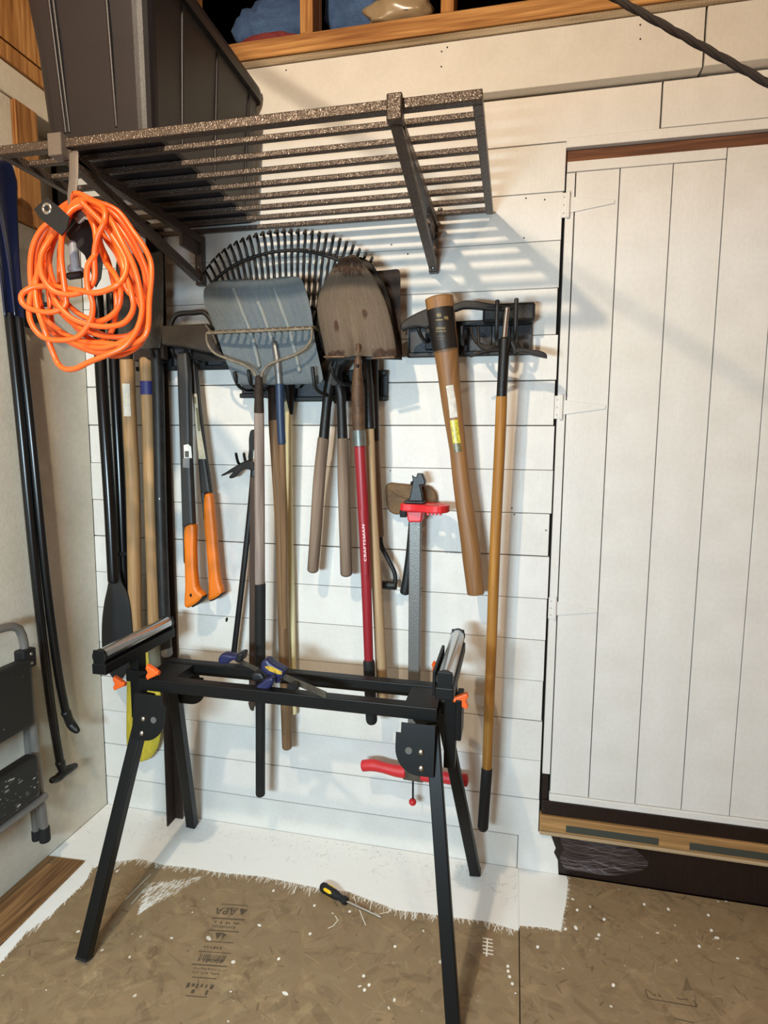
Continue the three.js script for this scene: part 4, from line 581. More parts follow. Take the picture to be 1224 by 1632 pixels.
// ------------------------------------------------------------------ grey post tool with red collar and cross grips
{
  const t = thing('post_tool', 'grey steel post tool with red looped collar and two red cross grips', 'tool', [1.199, 0.211, 0.07]);
  const top = [1.198, 1.187, 0.075], bot = [1.203, 0.351, 0.075], hw = 0.018;
  part('post', beam(bot, top, 2 * hw, 0.03, [1, 0, 0], 0.003), bumped(std(0x6d6c69, 0.42, { metalness: 0.35 }), fineBump, 6, 0.0004), t);
  const a = [1.159, 1.203, 0.075], b = [1.297, 1.19, 0.075], yc = [1.195, 1.196, 0.09][1];
  const hole = (x0, x1, z0, z1) => [[x0, z0], [x1, z0], [x1, z1], [x0, z1]];
  const cx = top[0], out = smoothOutline([[a[0] , 0.035], [a[0] - 0.004, 0.075], [a[0], 0.115], [cx, 0.125], [cx + 0.05, 0.15], [b[0] - 0.015, 0.155], [b[0] + 0.006, 0.125], [b[0] + 0.002, 0.075], [b[0] - 0.02, 0.05], [cx + 0.02, 0.036]], 40);
  const pl = ext(out, -0.011, 0.022, 0.004, [hole(cx + 0.034, cx + 0.058, 0.085, 0.12), hole(cx + 0.07, b[0] - 0.014, 0.09, 0.125)]); pl.rotateX(Math.PI / 2); pl.translate(0, yc, 0);
  part('collar', pl, redPaint, t); 
  for (let i = 0; i < 4; i++) part('tooth', box(cx + 0.045 + i * 0.012, cx + 0.051 + i * 0.012, yc - 0.017, yc - 0.0105, 0.12, 0.15, 0.001), redPaint, t);
  part('collar_block', ext([[1.174, 1.185], [1.177, 1.158], [1.183, 1.15], [1.217, 1.151], [1.222, 1.159], [1.224, 1.186]], 0.05, 0.055, 0.005), redPaint, t);
  part('bracket', ext([[1.187, 1.291], [1.191, 1.282], [1.2, 1.286], [1.203, 1.298], [1.218, 1.298], [1.228, 1.275], [1.227, 1.264], [1.212, 1.262], [1.219, 1.236], [1.222, 1.211], [1.178, 1.206], [1.173, 1.212], [1.181, 1.224], [1.19, 1.274]], 0.062, 0.028, 0.003), blackSteel, t);
  part('washer', box(cx - 0.03, cx + 0.03, yc + 0.0115, yc + 0.02, 0.05, 0.11, 0.003), blackSteel, t);
  part('grip', sweep([[1.036, 0.336, 0.08], [1.069, 0.342, 0.08], [1.112, 0.337, 0.08], [1.15, 0.333, 0.08], [1.175, 0.333, 0.08]], [9.2, 9.6, 8.4, 9.4, 10.2].map(k => k * 0.002), { n: 22, round: 0.35 }), redGrip, t, 'red grip');
  part('grip', sweep([[1.232, 0.331, 0.08], [1.261, 0.329, 0.08], [1.302, 0.331, 0.08], [1.343, 0.33, 0.08], [1.373, 0.331, 0.08]], [10.2, 9.2, 9.2, 9.4, 9.8].map(k => k * 0.002), { n: 22, round: 0.35 }), redGrip, t, 'red grip');
  part('hub', beam([1.171, 0.331, 0.08], [1.238, 0.329, 0.08], 0.036, 0.03, [0, 1, 0], 0.004), dullSteel, t);
  part('rod', sweep([[1.202, 0.315, 0.08], [1.203, 0.242, 0.08]], 0.0032, { smooth: false, n: 3 }), blackSteel, t);
  part('rod_tip', ball([1.202, 0.233, 0.08], 0.0125, 1, 0.95, 1), redPaint, t);
}
// ------------------------------------------------------------------ hatchet in a tan sheath
{
  const t = thing('hatchet', 'hatchet with its head in a brown leather sheath behind the grey post tool', 'hatchet', [1.157, 0.902, 0.02]);
  const leather = bumped(mapped(coatTex(0x7a5c36, 0x513a20, 121, 8, 50), 5, 5, 0.65), fineBump, 8, 0.001);
  part('sheath', ext(smoothOutline([[1.097, 1.26], [1.131, 1.261], [1.181, 1.258], [1.231, 1.256], [1.245, 1.244], [1.253, 1.234], [1.254, 1.206], [1.246, 1.196], [1.214, 1.194], [1.168, 1.191], [1.149, 1.171], [1.139, 1.164], [1.116, 1.166], [1.1, 1.182], [1.094, 1.212]], 60), 0.004, 0.03, 0.005), leather, t);
  part('sheath_flap', ext([[1.099, 1.259], [1.231, 1.255], [1.214, 1.228], [1.195, 1.215], [1.162, 1.215], [1.129, 1.226], [1.106, 1.243]], 0.032, 0.006, 0.002), leather, t);
  part('handle', sweep([[1.185, 1.264, 0.02], [1.175, 1.084, 0.02], [1.164, 0.961, 0.02], [1.157, 0.911, 0.02]], [0.014, 0.012, 0.0125, 0.016], { n: 20, flat: 0.8 }), blackPlastic, t, 'black handle');
  const n = [1.145, 1.168, 0.03]; part('sheath_strap', box(n[0] - 0.004, n[0] + 0.018, n[1] - 0.012, n[1] + 0.014, 0.012, 0.04, 0.003), blackRubber, t);
}
// ------------------------------------------------------------------ two axes with orange grips
{
  const t = thing('splitting_axe', 'black shafted axe with bright orange grip, its head in a sheath with carry loop', 'axe', [0.436, 0.84, 0.1], 'orange gripped axes');
  part('head', ext([[0.4, 1.747], [0.477, 1.747], [0.553, 1.748], [0.579, 1.715], [0.605, 1.652], [0.565, 1.661], [0.517, 1.67], [0.475, 1.679], [0.419, 1.686], [0.398, 1.69]], 0.115, 0.04, 0.006), mapped(coatTex(0x3a342f, 0x231f1c, 122, 8, 50), 5, 5, 0.5, { metalness: 0.1 }), t);
  part('carry_loop', sweep([[0.422, 1.743, 0.14], [0.43, 1.763, 0.14], [0.444, 1.779, 0.14], [0.466, 1.784, 0.14], [0.502, 1.784, 0.14], [0.537, 1.784, 0.14], [0.554, 1.772, 0.14], [0.566, 1.753, 0.14], [0.573, 1.738, 0.14]], 0.0078, { seg: 10, n: 30 }), blackPlastic, t);
  part('shaft', ext([[0.432, 1.666], [0.432, 1.594], [0.433, 1.338], [0.432, 1.115], [0.437, 0.986], [0.445, 1.108], [0.474, 1.121], [0.47, 1.338], [0.473, 1.596], [0.469, 1.669]].map((p, i) => p), 0.1, 0.03, 0.009), bumped(std(0x2b2927, 0.55), fineBump, 6, 0.0005), t);
  const gr = part('grip', ext(smoothOutline([[0.443, 1.113], [0.459, 1.12], [0.473, 1.124], [0.474, 1.025], [0.476, 0.941], [0.482, 0.905], [0.503, 0.885], [0.483, 0.86], [0.458, 0.844], [0.435, 0.838], [0.436, 0.92], [0.437, 1.012]], 50), 0.095, 0.036, 0.011), fireOrange, t, 'orange grip');
  part('hanging_hole', disc([0.461, 0.885, 0.13], [0.462, 0.885, 0.132], 0.0055, 12), darkGap, gr);
  part('grip_heel', ext(smoothOutline([[0.503, 0.884], [0.505, 0.881], [0.486, 0.857], [0.459, 0.842], [0.458, 0.845], [0.482, 0.861]], 20), 0.098, 0.03, 0.002), blackRubber, t);
  part('price_tag', ext([[0.451, 1.377], [0.467, 1.38], [0.477, 1.372], [0.479, 1.336], [0.451, 1.335]], 0.1302, 0.0008, 0.0002), paperWhite, t, 'white price tag');
  const bars = []; for (let i = 0; i < 7; i++) { const q = along([0.454, 1.35, 0.13], [0.469, 1.35, 0.13], i / 7); bars.push(box(q[0], q[0] + 0.0012 * (1 + (i * 7 % 3) * 0.4), q[1] - 0.012, q[1] + 0.008, 0.131, 0.1314, 0)); } part('bar_code', bars, darkGap, t);
  part('clear_tag', ext([[0.447, 1.334], [0.47, 1.334], [0.469, 1.304], [0.446, 1.305]], 0.1302, 0.0008, 0.0002), std(0x7a7a7a, 0.3), t);
}
{
  const t = thing('splitting_axe', 'axe with orange grip and long peeling cream sticker on its black shaft', 'axe', [0.514, 0.856, 0.06], 'orange gripped axes');
  part('head', ext([[0.439, 1.683], [0.489, 1.678], [0.581, 1.655], [0.584, 1.644], [0.519, 1.646], [0.457, 1.652]], 0.05, 0.05, 0.008), darkIron, t);
  part('shaft', ext([[0.445, 1.689], [0.456, 1.527], [0.464, 1.448], [0.469, 1.332], [0.475, 1.225], [0.487, 1.127], [0.492, 1.215], [0.512, 1.222], [0.497, 1.333], [0.485, 1.448], [0.477, 1.528], [0.465, 1.691]], 0.055, 0.028, 0.008), bumped(std(0x1d1b1a, 0.55), fineBump, 6, 0.0005), t);
  part('grip', ext(smoothOutline([[0.492, 1.216], [0.502, 1.22], [0.512, 1.221], [0.52, 1.155], [0.528, 1.041], [0.535, 0.942], [0.541, 0.91], [0.548, 0.887], [0.536, 0.873], [0.516, 0.861], [0.495, 0.854], [0.496, 0.902], [0.495, 0.966], [0.49, 1.055], [0.486, 1.127]], 50), 0.052, 0.034, 0.011), fireOrange, t, 'orange grip');
  part('grip_heel', ext(smoothOutline([[0.547, 0.886], [0.548, 0.883], [0.533, 0.87], [0.516, 0.858], [0.498, 0.853], [0.496, 0.855], [0.516, 0.862]], 20), 0.056, 0.026, 0.002), blackRubber, t);
  const sk = part('sticker', ext([[0.462, 1.541], [0.469, 1.544], [0.476, 1.541], [0.483, 1.448], [0.502, 1.332], [0.476, 1.332], [0.471, 1.403], [0.466, 1.477]], 0.0835, 0.001, 0.0003), mapped(coatTex(0xd8cfb8, 0xb9ab8e, 123, 6, 30), 6, 6, 0.6), t, 'cream sticker');
  for (const l of [[[0.466, 1.532], [0.473, 1.533], [0.473, 1.512], [0.467, 1.511]], [[0.471, 1.497], [0.479, 1.497], [0.485, 1.423], [0.477, 1.422]]]) part('sticker_print', ext(l, 0.0846, 0.0006, 0.0002), std(0x857857, 0.7), sk);
}
// ------------------------------------------------------------------ weeder on a wall hook, dark stake behind the bow rake
{
  const t = thing('wall_hook', 'small black wall hook plate with two upright prongs holding the weeding claw', 'hook', [0.627, 1.325, 0.002]);
  const p = [0.631, 1.388, 0.01];
  part('hook_plate', ext(smoothOutline([[0.619, 1.403], [0.627, 1.428], [0.641, 1.428], [0.645, 1.405], [0.644, 1.37], [0.633, 1.364], [0.628, 1.33], [0.616, 1.33], [0.618, 1.366]], 40), 0.0022, 0.006, 0.0015, [smoothOutline([[0.633, 1.415], [0.636, 1.412], [0.633, 1.409], [0.631, 1.412]], 10), smoothOutline([[0.633, 1.384], [0.635, 1.381], [0.633, 1.378], [0.63, 1.381]], 10)]), blackSteel, t);
  for (const l of [[[0.629, 1.33, 0.02], [0.616, 1.317, 0.038], [0.606, 1.317, 0.055], [0.608, 1.329, 0.073], [0.612, 1.351, 0.09]], [[0.628, 1.33, 0.01], [0.627, 1.323, 0.025], [0.622, 1.325, 0.04], [0.625, 1.337, 0.055], [0.63, 1.351, 0.07]]]) part('prong', sweep(l, 0.0046, { seg: 9, n: 18 }), blackSteel, t);
}
{
  const t = thing('weeding_bar', 'thin black weeding bar with forked claw, slanting down beside the bow rake handle', 'weeder', [0.567, 0.658, 0.05]);
  part('claw', [ext(smoothOutline([[0.661, 1.322], [0.635, 1.327], [0.606, 1.314], [0.577, 1.298], [0.544, 1.276], [0.589, 1.291], [0.573, 1.273], [0.577, 1.269], [0.593, 1.274], [0.614, 1.293], [0.635, 1.301], [0.66, 1.296]], 50), 0.05, 0.02, 0.004)], darkIron, t);
  stick([[0.659, 1.308, 0.06], [0.645, 1.192, 0.057], [0.612, 0.958, 0.053], [0.568, 0.663, 0.05]], 0.01, blackSteel, t, 'shaft', { flat: 0.7 });
}
{
  const t = thing('wooden_stake', 'dark brown wooden stake with a slanted tip hanging behind the bow rake grip', 'stake', [0.635, 0.474, 0.05]);
  part('stake', beam([0.633, 0.483, 0.05], [0.662, 1.276, 0.07], 0.021, 0.014, [1, 0, 0], 0.003), darkWood, t);
  part('stake_tip', ext([[0.621, 0.497], [0.642, 0.499], [0.638, 0.469], [0.628, 0.473]], 0.045, 0.012, 0.001), darkWood, t);
}
// ------------------------------------------------------------------ shaded handles in the corner
{
  const t = thing('double_paddle', 'black kayak paddle with black blade pointing down, beside the corner', 'paddle', [0.145, 0.536, 0.1]);
  stick([[0.128, 1.866, 0.09], [0.135, 1.602, 0.097], [0.149, 1.182, 0.103], [0.156, 0.912, 0.11]], 0.019, std(0x0d0d0e, 0.25), t, 'shaft');
  part('blade', blade([[0.938, 0.139, 0.174], [0.909, 0.131, 0.18], [0.873, 0.122, 0.199], [0.836, 0.111, 0.209], [0.775, 0.099, 0.213], [0.713, 0.093, 0.214], [0.65, 0.092, 0.209], [0.608, 0.098, 0.195], [0.57, 0.119, 0.175], [0.552, 0.139, 0.162]], (u, v) => 0.115 - 0.012 * u * u + 0.01 * Math.exp(-Math.pow(u / 0.25, 2)) * (1 - v), 0.005, 16, 26), bumped(std(0x161616, 0.5), fineBump, 6, 0.0006), t);
}
{
  const t = thing('double_paddle', 'black shafted kayak paddle with yellow blade low down behind the stand leg', 'paddle', [0.199, 0.23, 0.05]);
  stick([[0.16, 1.872, 0.06], [0.157, 1.606, 0.058], [0.158, 1.239, 0.055], [0.158, 0.859, 0.053], [0.175, 0.613, 0.05]], 0.018, std(0x0d0d0e, 0.25), t, 'shaft');
  part('drip_ring', clean(new THREE.TorusGeometry(0.019, 0.008, 10, 22).rotateX(Math.PI / 2).translate(...[0.157, 0.997, 0.055])), blackRubber, t);
  part('blade', blade([[0.65, 0.167, 0.243], [0.615, 0.152, 0.259], [0.545, 0.144, 0.271], [0.451, 0.138, 0.277], [0.356, 0.132, 0.273], [0.295, 0.13, 0.261], [0.258, 0.135, 0.241], [0.235, 0.152, 0.22], [0.226, 0.17, 0.201]], (u, v) => 0.055 - 0.01 * u * u, 0.005, 14, 22), bumped(mapped(coatTex(0xd6c23c, 0xb09c2c, 124, 6, 40), 4, 4, 0.55), fineBump, 5, 0.0005), t, 'yellow blade');
}
{
  const t = thing('garden_spade', 'spade with an ash handle bearing a torn white label, dark blade behind the cord', 'spade', [0.212, 0.554, 0.07]);
  part('blade', blade([[1.984, 0.238, 0.377], [1.972, 0.223, 0.385], [1.876, 0.214, 0.384], [1.758, 0.217, 0.377], [1.687, 0.232, 0.365]], (u, v) => 0.1 + 0.01 * u * u, 0.003, 10, 12), mapped(coatTex(0x4b463f, 0x2c2823, 125, 8, 40), 4, 4, 0.6, { metalness: 0.3 }), t);
  part('socket', sweep([[0.28, 1.709, 0.1], [0.235, 1.681, 0.095], [0.228, 1.632, 0.09]], [0.012, 0.019, 0.02], { n: 10, round: 0.3 }), rustIron, t);
  stick([[0.229, 1.65, 0.09], [0.227, 1.437, 0.086], [0.226, 1.243, 0.082], [0.216, 0.931, 0.078], [0.208, 0.739, 0.074], [0.21, 0.558, 0.07]], 0.023, ashWood, t);
  part('label', sweep([[0.228, 1.576, 0.091], [0.227, 1.519, 0.09], [0.227, 1.47, 0.089]], 0.024, { arc: [-0.9, 0.1], seg: 8, n: 6 }), bumped(mapped(coatTex(0xeee9dc, 0xcfc8b4, 126, 6, 30), 8, 8, 0.7), fineBump, 16, 0.001), t, 'torn white label');
}
{
  const t = thing('push_hoe', 'hoe with an ash handle wrapped in blue tape and a dark head', 'hoe', [0.271, 0.588, 0.06]);
  part('head', ext([[0.259, 1.706], [0.369, 1.708], [0.371, 1.655], [0.261, 1.649]], 0.07, 0.03, 0.006), rustIron, t);
  stick([[0.296, 1.653, 0.085], [0.295, 1.499, 0.081], [0.288, 1.184, 0.077], [0.284, 0.872, 0.074], [0.278, 0.675, 0.07]], 0.021, ashWood, t);
  part('tape', sweep([[0.297, 1.584, 0.085], [0.297, 1.541, 0.085]], 0.022, { smooth: false, n: 3, round: 0 }), blueTape, t, 'blue tape band');
  part('grip', sweep([[0.278, 0.675, 0.07], [0.28, 0.597, 0.07]], 0.023, { smooth: false, n: 4 }), std(0x6c6b5c, 0.6), t, 'grey grip');
}
{
  const t = thing('steel_pipe', 'scuffed black steel pipe with a grey end cap hung beside the blue taped hoe', 'pipe', [0.335, 0.657, 0.085]);
  stick([[0.342, 1.679, 0.095], [0.342, 1.579, 0.093], [0.334, 1.187, 0.09], [0.331, 0.819, 0.087], [0.333, 0.675, 0.085]], 0.019, mapped(coatTex(0x34322f, 0x1b1a19, 127, 10, 50), 5, 5, 0.5, { metalness: 0.35 }), t, 'pipe');
  part('end_cap', sweep([[0.333, 0.68, 0.085], [0.335, 0.657, 0.085]], 0.019, { smooth: false, n: 3 }), std(0x7a756e, 0.5), t);
  part('paint_fleck', ball([0.342, 1.199, 0.108], 0.0028, 1, 1.3, 0.6, 8), paperWhite, t);
}
{
  const t = thing('angle_iron', 'tall dark brown angle iron leaning in the corner behind the long handles', 'angle iron', [0.315, -0.003, 0.02]);
  const B = [0.317, 0.002, 0.02], T = [0.318, 2.095, 0.02];
  part('flange', beam(B, T, 0.034, 0.005, [1, 0, 0]), rustIron, t); part('flange', beam([B[0] - 0.014, B[1], 0.048], [T[0] - 0.014, T[1], 0.048], 0.005, 0.05, [1, 0, 0]), rustIron, t);
}
// ------------------------------------------------------------------ mitre saw stand
{
  const t = thing('saw_stand', 'black folding saw stand with four splayed legs and a roller at each end', 'saw stand', [0.89, 0, 0.335]);
  const TY = 0.716, x0 = 0.455, x1 = 1.318, zr = 0.267, zf = 0.404;
  const gloss = new THREE.MeshPhysicalMaterial({ color: 0x070707, roughness: 0.45, specularIntensity: 0.6 });
  for (const z of [zr, zf]) part('rail', box(x0, x1, TY - 0.036, TY, z - 0.017, z + 0.017, 0.003), gloss, t);
  part('end_plate', box(x0 + 0.003, x0 + 0.1, TY - 0.034, TY - 0.003, zr + 0.0172, zf - 0.0172, 0.002), gloss, t); part('end_plate', box(x1 - 0.09, x1 - 0.003, TY - 0.034, TY - 0.003, zr + 0.0172, zf - 0.0172, 0.002), gloss, t);
  const leg = (top, foot) => { const l = part('leg', beam(foot, top, 0.034, 0.03, [1, 0, 0], 0.003), gloss, t); part('foot_pad', beam([foot[0], foot[1], foot[2]], along(foot, top, 0.012), 0.036, 0.032, [1, 0, 0], 0.003), blackRubber, l); };
  leg([0.475, 0.665, 0.40], [0.404, 0.008, 0.622]); leg([1.302, 0.665, 0.40], [1.392, 0.008, 0.60]);
  leg([0.462, 0.665, 0.255], [0.39, 0.008, 0.05]); leg([1.305, 0.665, 0.255], [1.408, 0.008, 0.062]);
  // folding brackets with bolts
  const br = (x, s, z, back) => {
    const pts = [], tilt = g => { g.translate(0, -(TY - 0.036), -z); g.rotateX(back ? 0.2 : -0.16); g.translate(0, TY - 0.036, z); return g; }; pts.push([x + s * 0.016, TY - 0.036], [x + s * 0.016, TY - 0.165]); for (let i = 0; i <= 8; i++) { const a = -Math.PI / 2 + i / 8 * Math.PI / 2; pts.push([x - s * (0.045 + 0.06 * Math.cos(a)) + s * 0.02, TY - 0.10 + 0.065 * Math.sin(a)]); } pts.push([x - s * 0.085, TY - 0.062], [x - s * 0.072, TY - 0.062], [x - s * 0.072, TY - 0.036]);
    const b = part('leg_bracket', tilt(ext(s > 0 ? pts : pts.slice().reverse(), z, 0.003, 0.0008)), gloss, t);
    if (!back) for (const [dx, dy] of [[-0.018, -0.105], [-0.016, -0.145]]) part('bolt', tilt(ball([x + s * dx, TY + dy, z + 0.004], 0.0078, 1, 1, 0.6, 10)), steel, b);
    if (!back) part('bracket_hole', tilt(disc([x - s * 0.05, TY - 0.105, z + 0.0032], [x - s * 0.05, TY - 0.105, z + 0.0036], 0.009, 14)), std(0x55524e, 0.7), b);
  };
  br(1.30, 1, 0.439, false); br(0.475, -1, 0.439, false); br(1.30, 1, 0.244, true); br(0.475, -1, 0.244, true);
  // roller supports: post at each end, chrome roller on a channel
  const roller = (x, y, zc, post0, lean) => {
    const h = part('roller_support', [box(x - 0.015, x + 0.015, post0, y - 0.045, zc - 0.02, zc + 0.02, 0.002), box(x - 0.022, x + 0.022, y - 0.05, y - 0.02, zc - 0.17, zc + 0.17, 0.003), ...[-1, 1].map(s => box(x - 0.018, x + 0.018, y - 0.03, y + 0.018, zc + s * 0.165 - 0.004, zc + s * 0.165 + 0.004, 0.002)), box(x + lean * 0.03 - 0.004, x + lean * 0.03 + 0.004, y - 0.06, y + 0.005, zc - 0.06, zc + 0.13, 0.002)], gloss, t);
    part('roller', [disc([x, y, zc - 0.158], [x, y, zc + 0.158], 0.0195, 22)], new THREE.MeshStandardMaterial({ color: 0xc4c4c4, roughness: 0.22, metalness: 1 }), h, 'shiny steel roller');
    for (const s of [-1, 1]) part('roller_cap', disc([x, y, zc + s * 0.158], [x, y, zc + s * 0.168], 0.021, 20), blackPlastic, h);
  };
  roller(0.395, 0.80, 0.33, 0.555, -1); roller(1.345, 0.835, 0.35, 0.53, -1);
  part('extension_arm', box(0.37, x0, TY - 0.045, TY - 0.008, 0.315, 0.355, 0.002), gloss, t); part('extension_arm', box(x1, 1.375, TY - 0.045, TY - 0.008, 0.315, 0.355, 0.002), gloss, t);
  part('clamp_block', box(1.362, 1.378, 0.63, 0.74, 0.33, 0.41, 0.003), gloss, t);
  // orange wing knobs on zinc studs
  const knob = (p, dir) => { const q = [p[0] + dir[0] * 0.035, p[1] + dir[1] * 0.035, p[2] + dir[2] * 0.035]; const k = part('knob', [sweep([p, along(p, q, 0.5)], [0.007, 0.009], { smooth: false, n: 2, seg: 10, round: 0 }), ext([[-0.008, 0], [0.008, 0], [0.022, 0.028], [0.012, 0.032], [0, 0.026], [-0.012, 0.032], [-0.022, 0.028]], -0.008, 0.016, 0.003).applyMatrix4(new THREE.Matrix4().makeBasis(V3([0, dir[0], -dir[1]]).normalize(), V3(dir), V3([0, dir[0], -dir[1]]).normalize().cross(V3(dir))).setPosition(...along(p, q, 0.2)))], orangeKnob, t, 'orange wing knob'); };
  knob([0.372, 0.665, 0.36], [-1, 0, 0]); knob([0.53, 0.74, 0.425], [-1, 0, 0]); knob([1.355, 0.737, 0.4], [1, 0, 0]); knob([1.315, 0.748, 0.27], [-0.8, 0.6, 0]);
}
// ------------------------------------------------------------------ two bar clamps lying on the stand
{
  const grp = 'navy bar clamps on the saw stand', y = 0.7165;
  const t = thing('bar_clamp', 'navy and black bar clamp with yellow label lying across both stand rails', 'clamp', [0.822, 0.717, 0.308], grp);
  part('bar', beam([0.875, 0.735, 0.357], [1.03, 0.735, 0.448], 0.006, 0.018, [0, 0, 1]), dullSteel, t);
  part('body', ext(smoothOutline([[0.813, 0.769], [0.821, 0.782], [0.833, 0.785], [0.844, 0.775], [0.865, 0.765], [0.882, 0.756], [0.879, 0.74], [0.871, 0.734], [0.869, 0.721], [0.857, 0.719], [0.854, 0.733], [0.832, 0.741], [0.815, 0.753]], 40), 0.335, 0.04, 0.008), navy, t);
  part('label', ext([[0.827, 0.765], [0.836, 0.77], [0.852, 0.767], [0.878, 0.756], [0.878, 0.748], [0.865, 0.748], [0.841, 0.755]], 0.3752, 0.0012, 0.0004), mapped(coatTex(0xe0b738, 0x8a6a18, 131, 14, 40), 12, 12, 0.45), t, 'yellow label');
  part('trigger', ext(smoothOutline([[0.812, 0.717], [0.823, 0.726], [0.845, 0.744], [0.861, 0.747], [0.864, 0.738], [0.855, 0.718], [0.839, 0.705], [0.82, 0.701], [0.812, 0.707]], 30), 0.375, 0.03, 0.008), navy, t);
  part('jaw', ext(smoothOutline([[0.781, 0.726], [0.787, 0.74], [0.804, 0.744], [0.815, 0.74], [0.821, 0.724], [0.804, 0.717], [0.787, 0.718]], 24), 0.33, 0.04, 0.008), blackPlastic, t);
  part('pad', ball([0.926, 0.735, 0.416], 0.014, 1.2, 0.8, 1), blackRubber, t);
}
{
  const t = thing('bar_clamp', 'navy bar clamp with its handle over the rear stand rail beside the black weeder', 'clamp', [0.644, 0.717, 0.21], 'navy bar clamps on the saw stand');
  part('body', ext(smoothOutline([[0.64, 0.741], [0.649, 0.755], [0.665, 0.759], [0.689, 0.757], [0.707, 0.763], [0.72, 0.767], [0.721, 0.758], [0.715, 0.742], [0.703, 0.737], [0.688, 0.741], [0.67, 0.729], [0.652, 0.725], [0.64, 0.73]], 40), 0.26, 0.035, 0.008), navy, t);
  part('jaw', ext(smoothOutline([[0.702, 0.759], [0.716, 0.767], [0.722, 0.765], [0.72, 0.752], [0.714, 0.74], [0.702, 0.741]], 20), 0.256, 0.043, 0.005), blackPlastic, t);
  part('bar', beam([0.676, 0.73, 0.251], [0.782, 0.73, 0.319], 0.006, 0.014, [0, 0, 1]), dullSteel, t);
}
// ------------------------------------------------------------------ two paddles on the left wall
{
  const gloss = std(0x0c0c0d, 0.28), navyBlade = new THREE.MeshPhysicalMaterial({ color: 0x131b3a, roughness: 0.35, clearcoat: 0.5 });
  const mk = (label, sh, tee, top, side) => {
    const t = thing('board_paddle', label, 'paddle', sh[sh.length - 1], 'paddles on the left wall');
    part('shaft', sweep(sh, 0.014, { n: 26, flat: 0.9, round: 0.3 }), gloss, t);
    part('tee_grip', [sweep(tee, [0.011, 0.0145, 0.0155, 0.0145, 0.011], { n: 16, seg: 14, round: 1 }), sweep([sh[sh.length - 1], tee[2]], [0.016, 0.011], { smooth: false, n: 5 })], bumped(std(0x111112, 0.4), fineBump, 8, 0.0005), t);
    // navy blade, flat against the wall, tip up
    const [bx, by, bz] = top, rows = [], sl = (sh[0][2] - sh[1][2]) / (sh[0][1] - sh[1][1]);
    for (let i = 0; i <= 10; i++) { const v = i / 10, y = by + 0.42 - v * 0.42, c = -(bz + sl * (y - by)), w = v < 0.08 ? 0.03 : 0.0175 + 0.045 * Math.pow(Math.max(0, 0.75 - v), 1.3); rows.push([y, c - w, c + w]); }
    const g = blade(rows, (u, v) => 0.006 * u * u, 0.006, 12, 20); g.rotateY(Math.PI / 2); g.translate(bx + side, 0, 0); part('blade', g, navyBlade, t, 'navy blade');
  };
  mk('long black board paddle with tee grip low on the left wall, the lower one', [[0.045, 1.752, 0.365], [0.045, 1.484, 0.35], [0.045, 0.904, 0.323], [0.045, 0.521, 0.295], [0.045, 0.325, 0.271]], [[0.05, 0.287, 0.312], [0.05, 0.281, 0.291], [0.05, 0.285, 0.266], [0.05, 0.283, 0.24], [0.05, 0.28, 0.214]], [0.045, 1.742, 0.37], 0.004);
  mk('long black board paddle with tee grip ending higher on the left wall than its twin', [[0.06, 1.755, 0.349], [0.06, 1.485, 0.331], [0.06, 0.899, 0.299], [0.06, 0.62, 0.272], [0.06, 0.492, 0.251]], [[0.05, 0.47, 0.238], [0.059, 0.452, 0.235], [0.067, 0.439, 0.235], [0.076, 0.429, 0.234], [0.085, 0.424, 0.236]], [0.062, 1.743, 0.361], 0.012);
  const h = thing('wall_hook', 'black rubber covered hook on the left wall holding both board paddles', 'hook', [0.003, 1.812, 0.262]);
  const a = [0.002, 1.817, 0.256], b = [0.03, 1.769, 0.285];
  part('hook_plate', box(0.0022, 0.012, a[1] - 0.06, a[1] + 0.05, a[2] - 0.06, a[2] - 0.02, 0.003), blackPlastic, h);
  part('prong', sweep([[0.01, a[1], a[2] - 0.04], [0.05, a[1] - 0.005, a[2] - 0.05], [0.1, a[1] + 0.01, a[2] - 0.055], [0.11, a[1] + 0.03, a[2] - 0.055]], 0.007, { n: 14, seg: 10 }), blackPlastic, h);
  part('prong', sweep([[0.01, a[1], a[2] + 0.05], [0.05, a[1] - 0.005, a[2] + 0.06], [0.1, a[1] + 0.01, a[2] + 0.06], [0.11, a[1] + 0.03, a[2] + 0.06]], 0.007, { n: 14, seg: 10 }), blackPlastic, h);
  part('bumper', ball([0.03, 1.756, 0.279], 0.026, 0.8, 1.1, 0.8, 14), blackRubber, h);
}
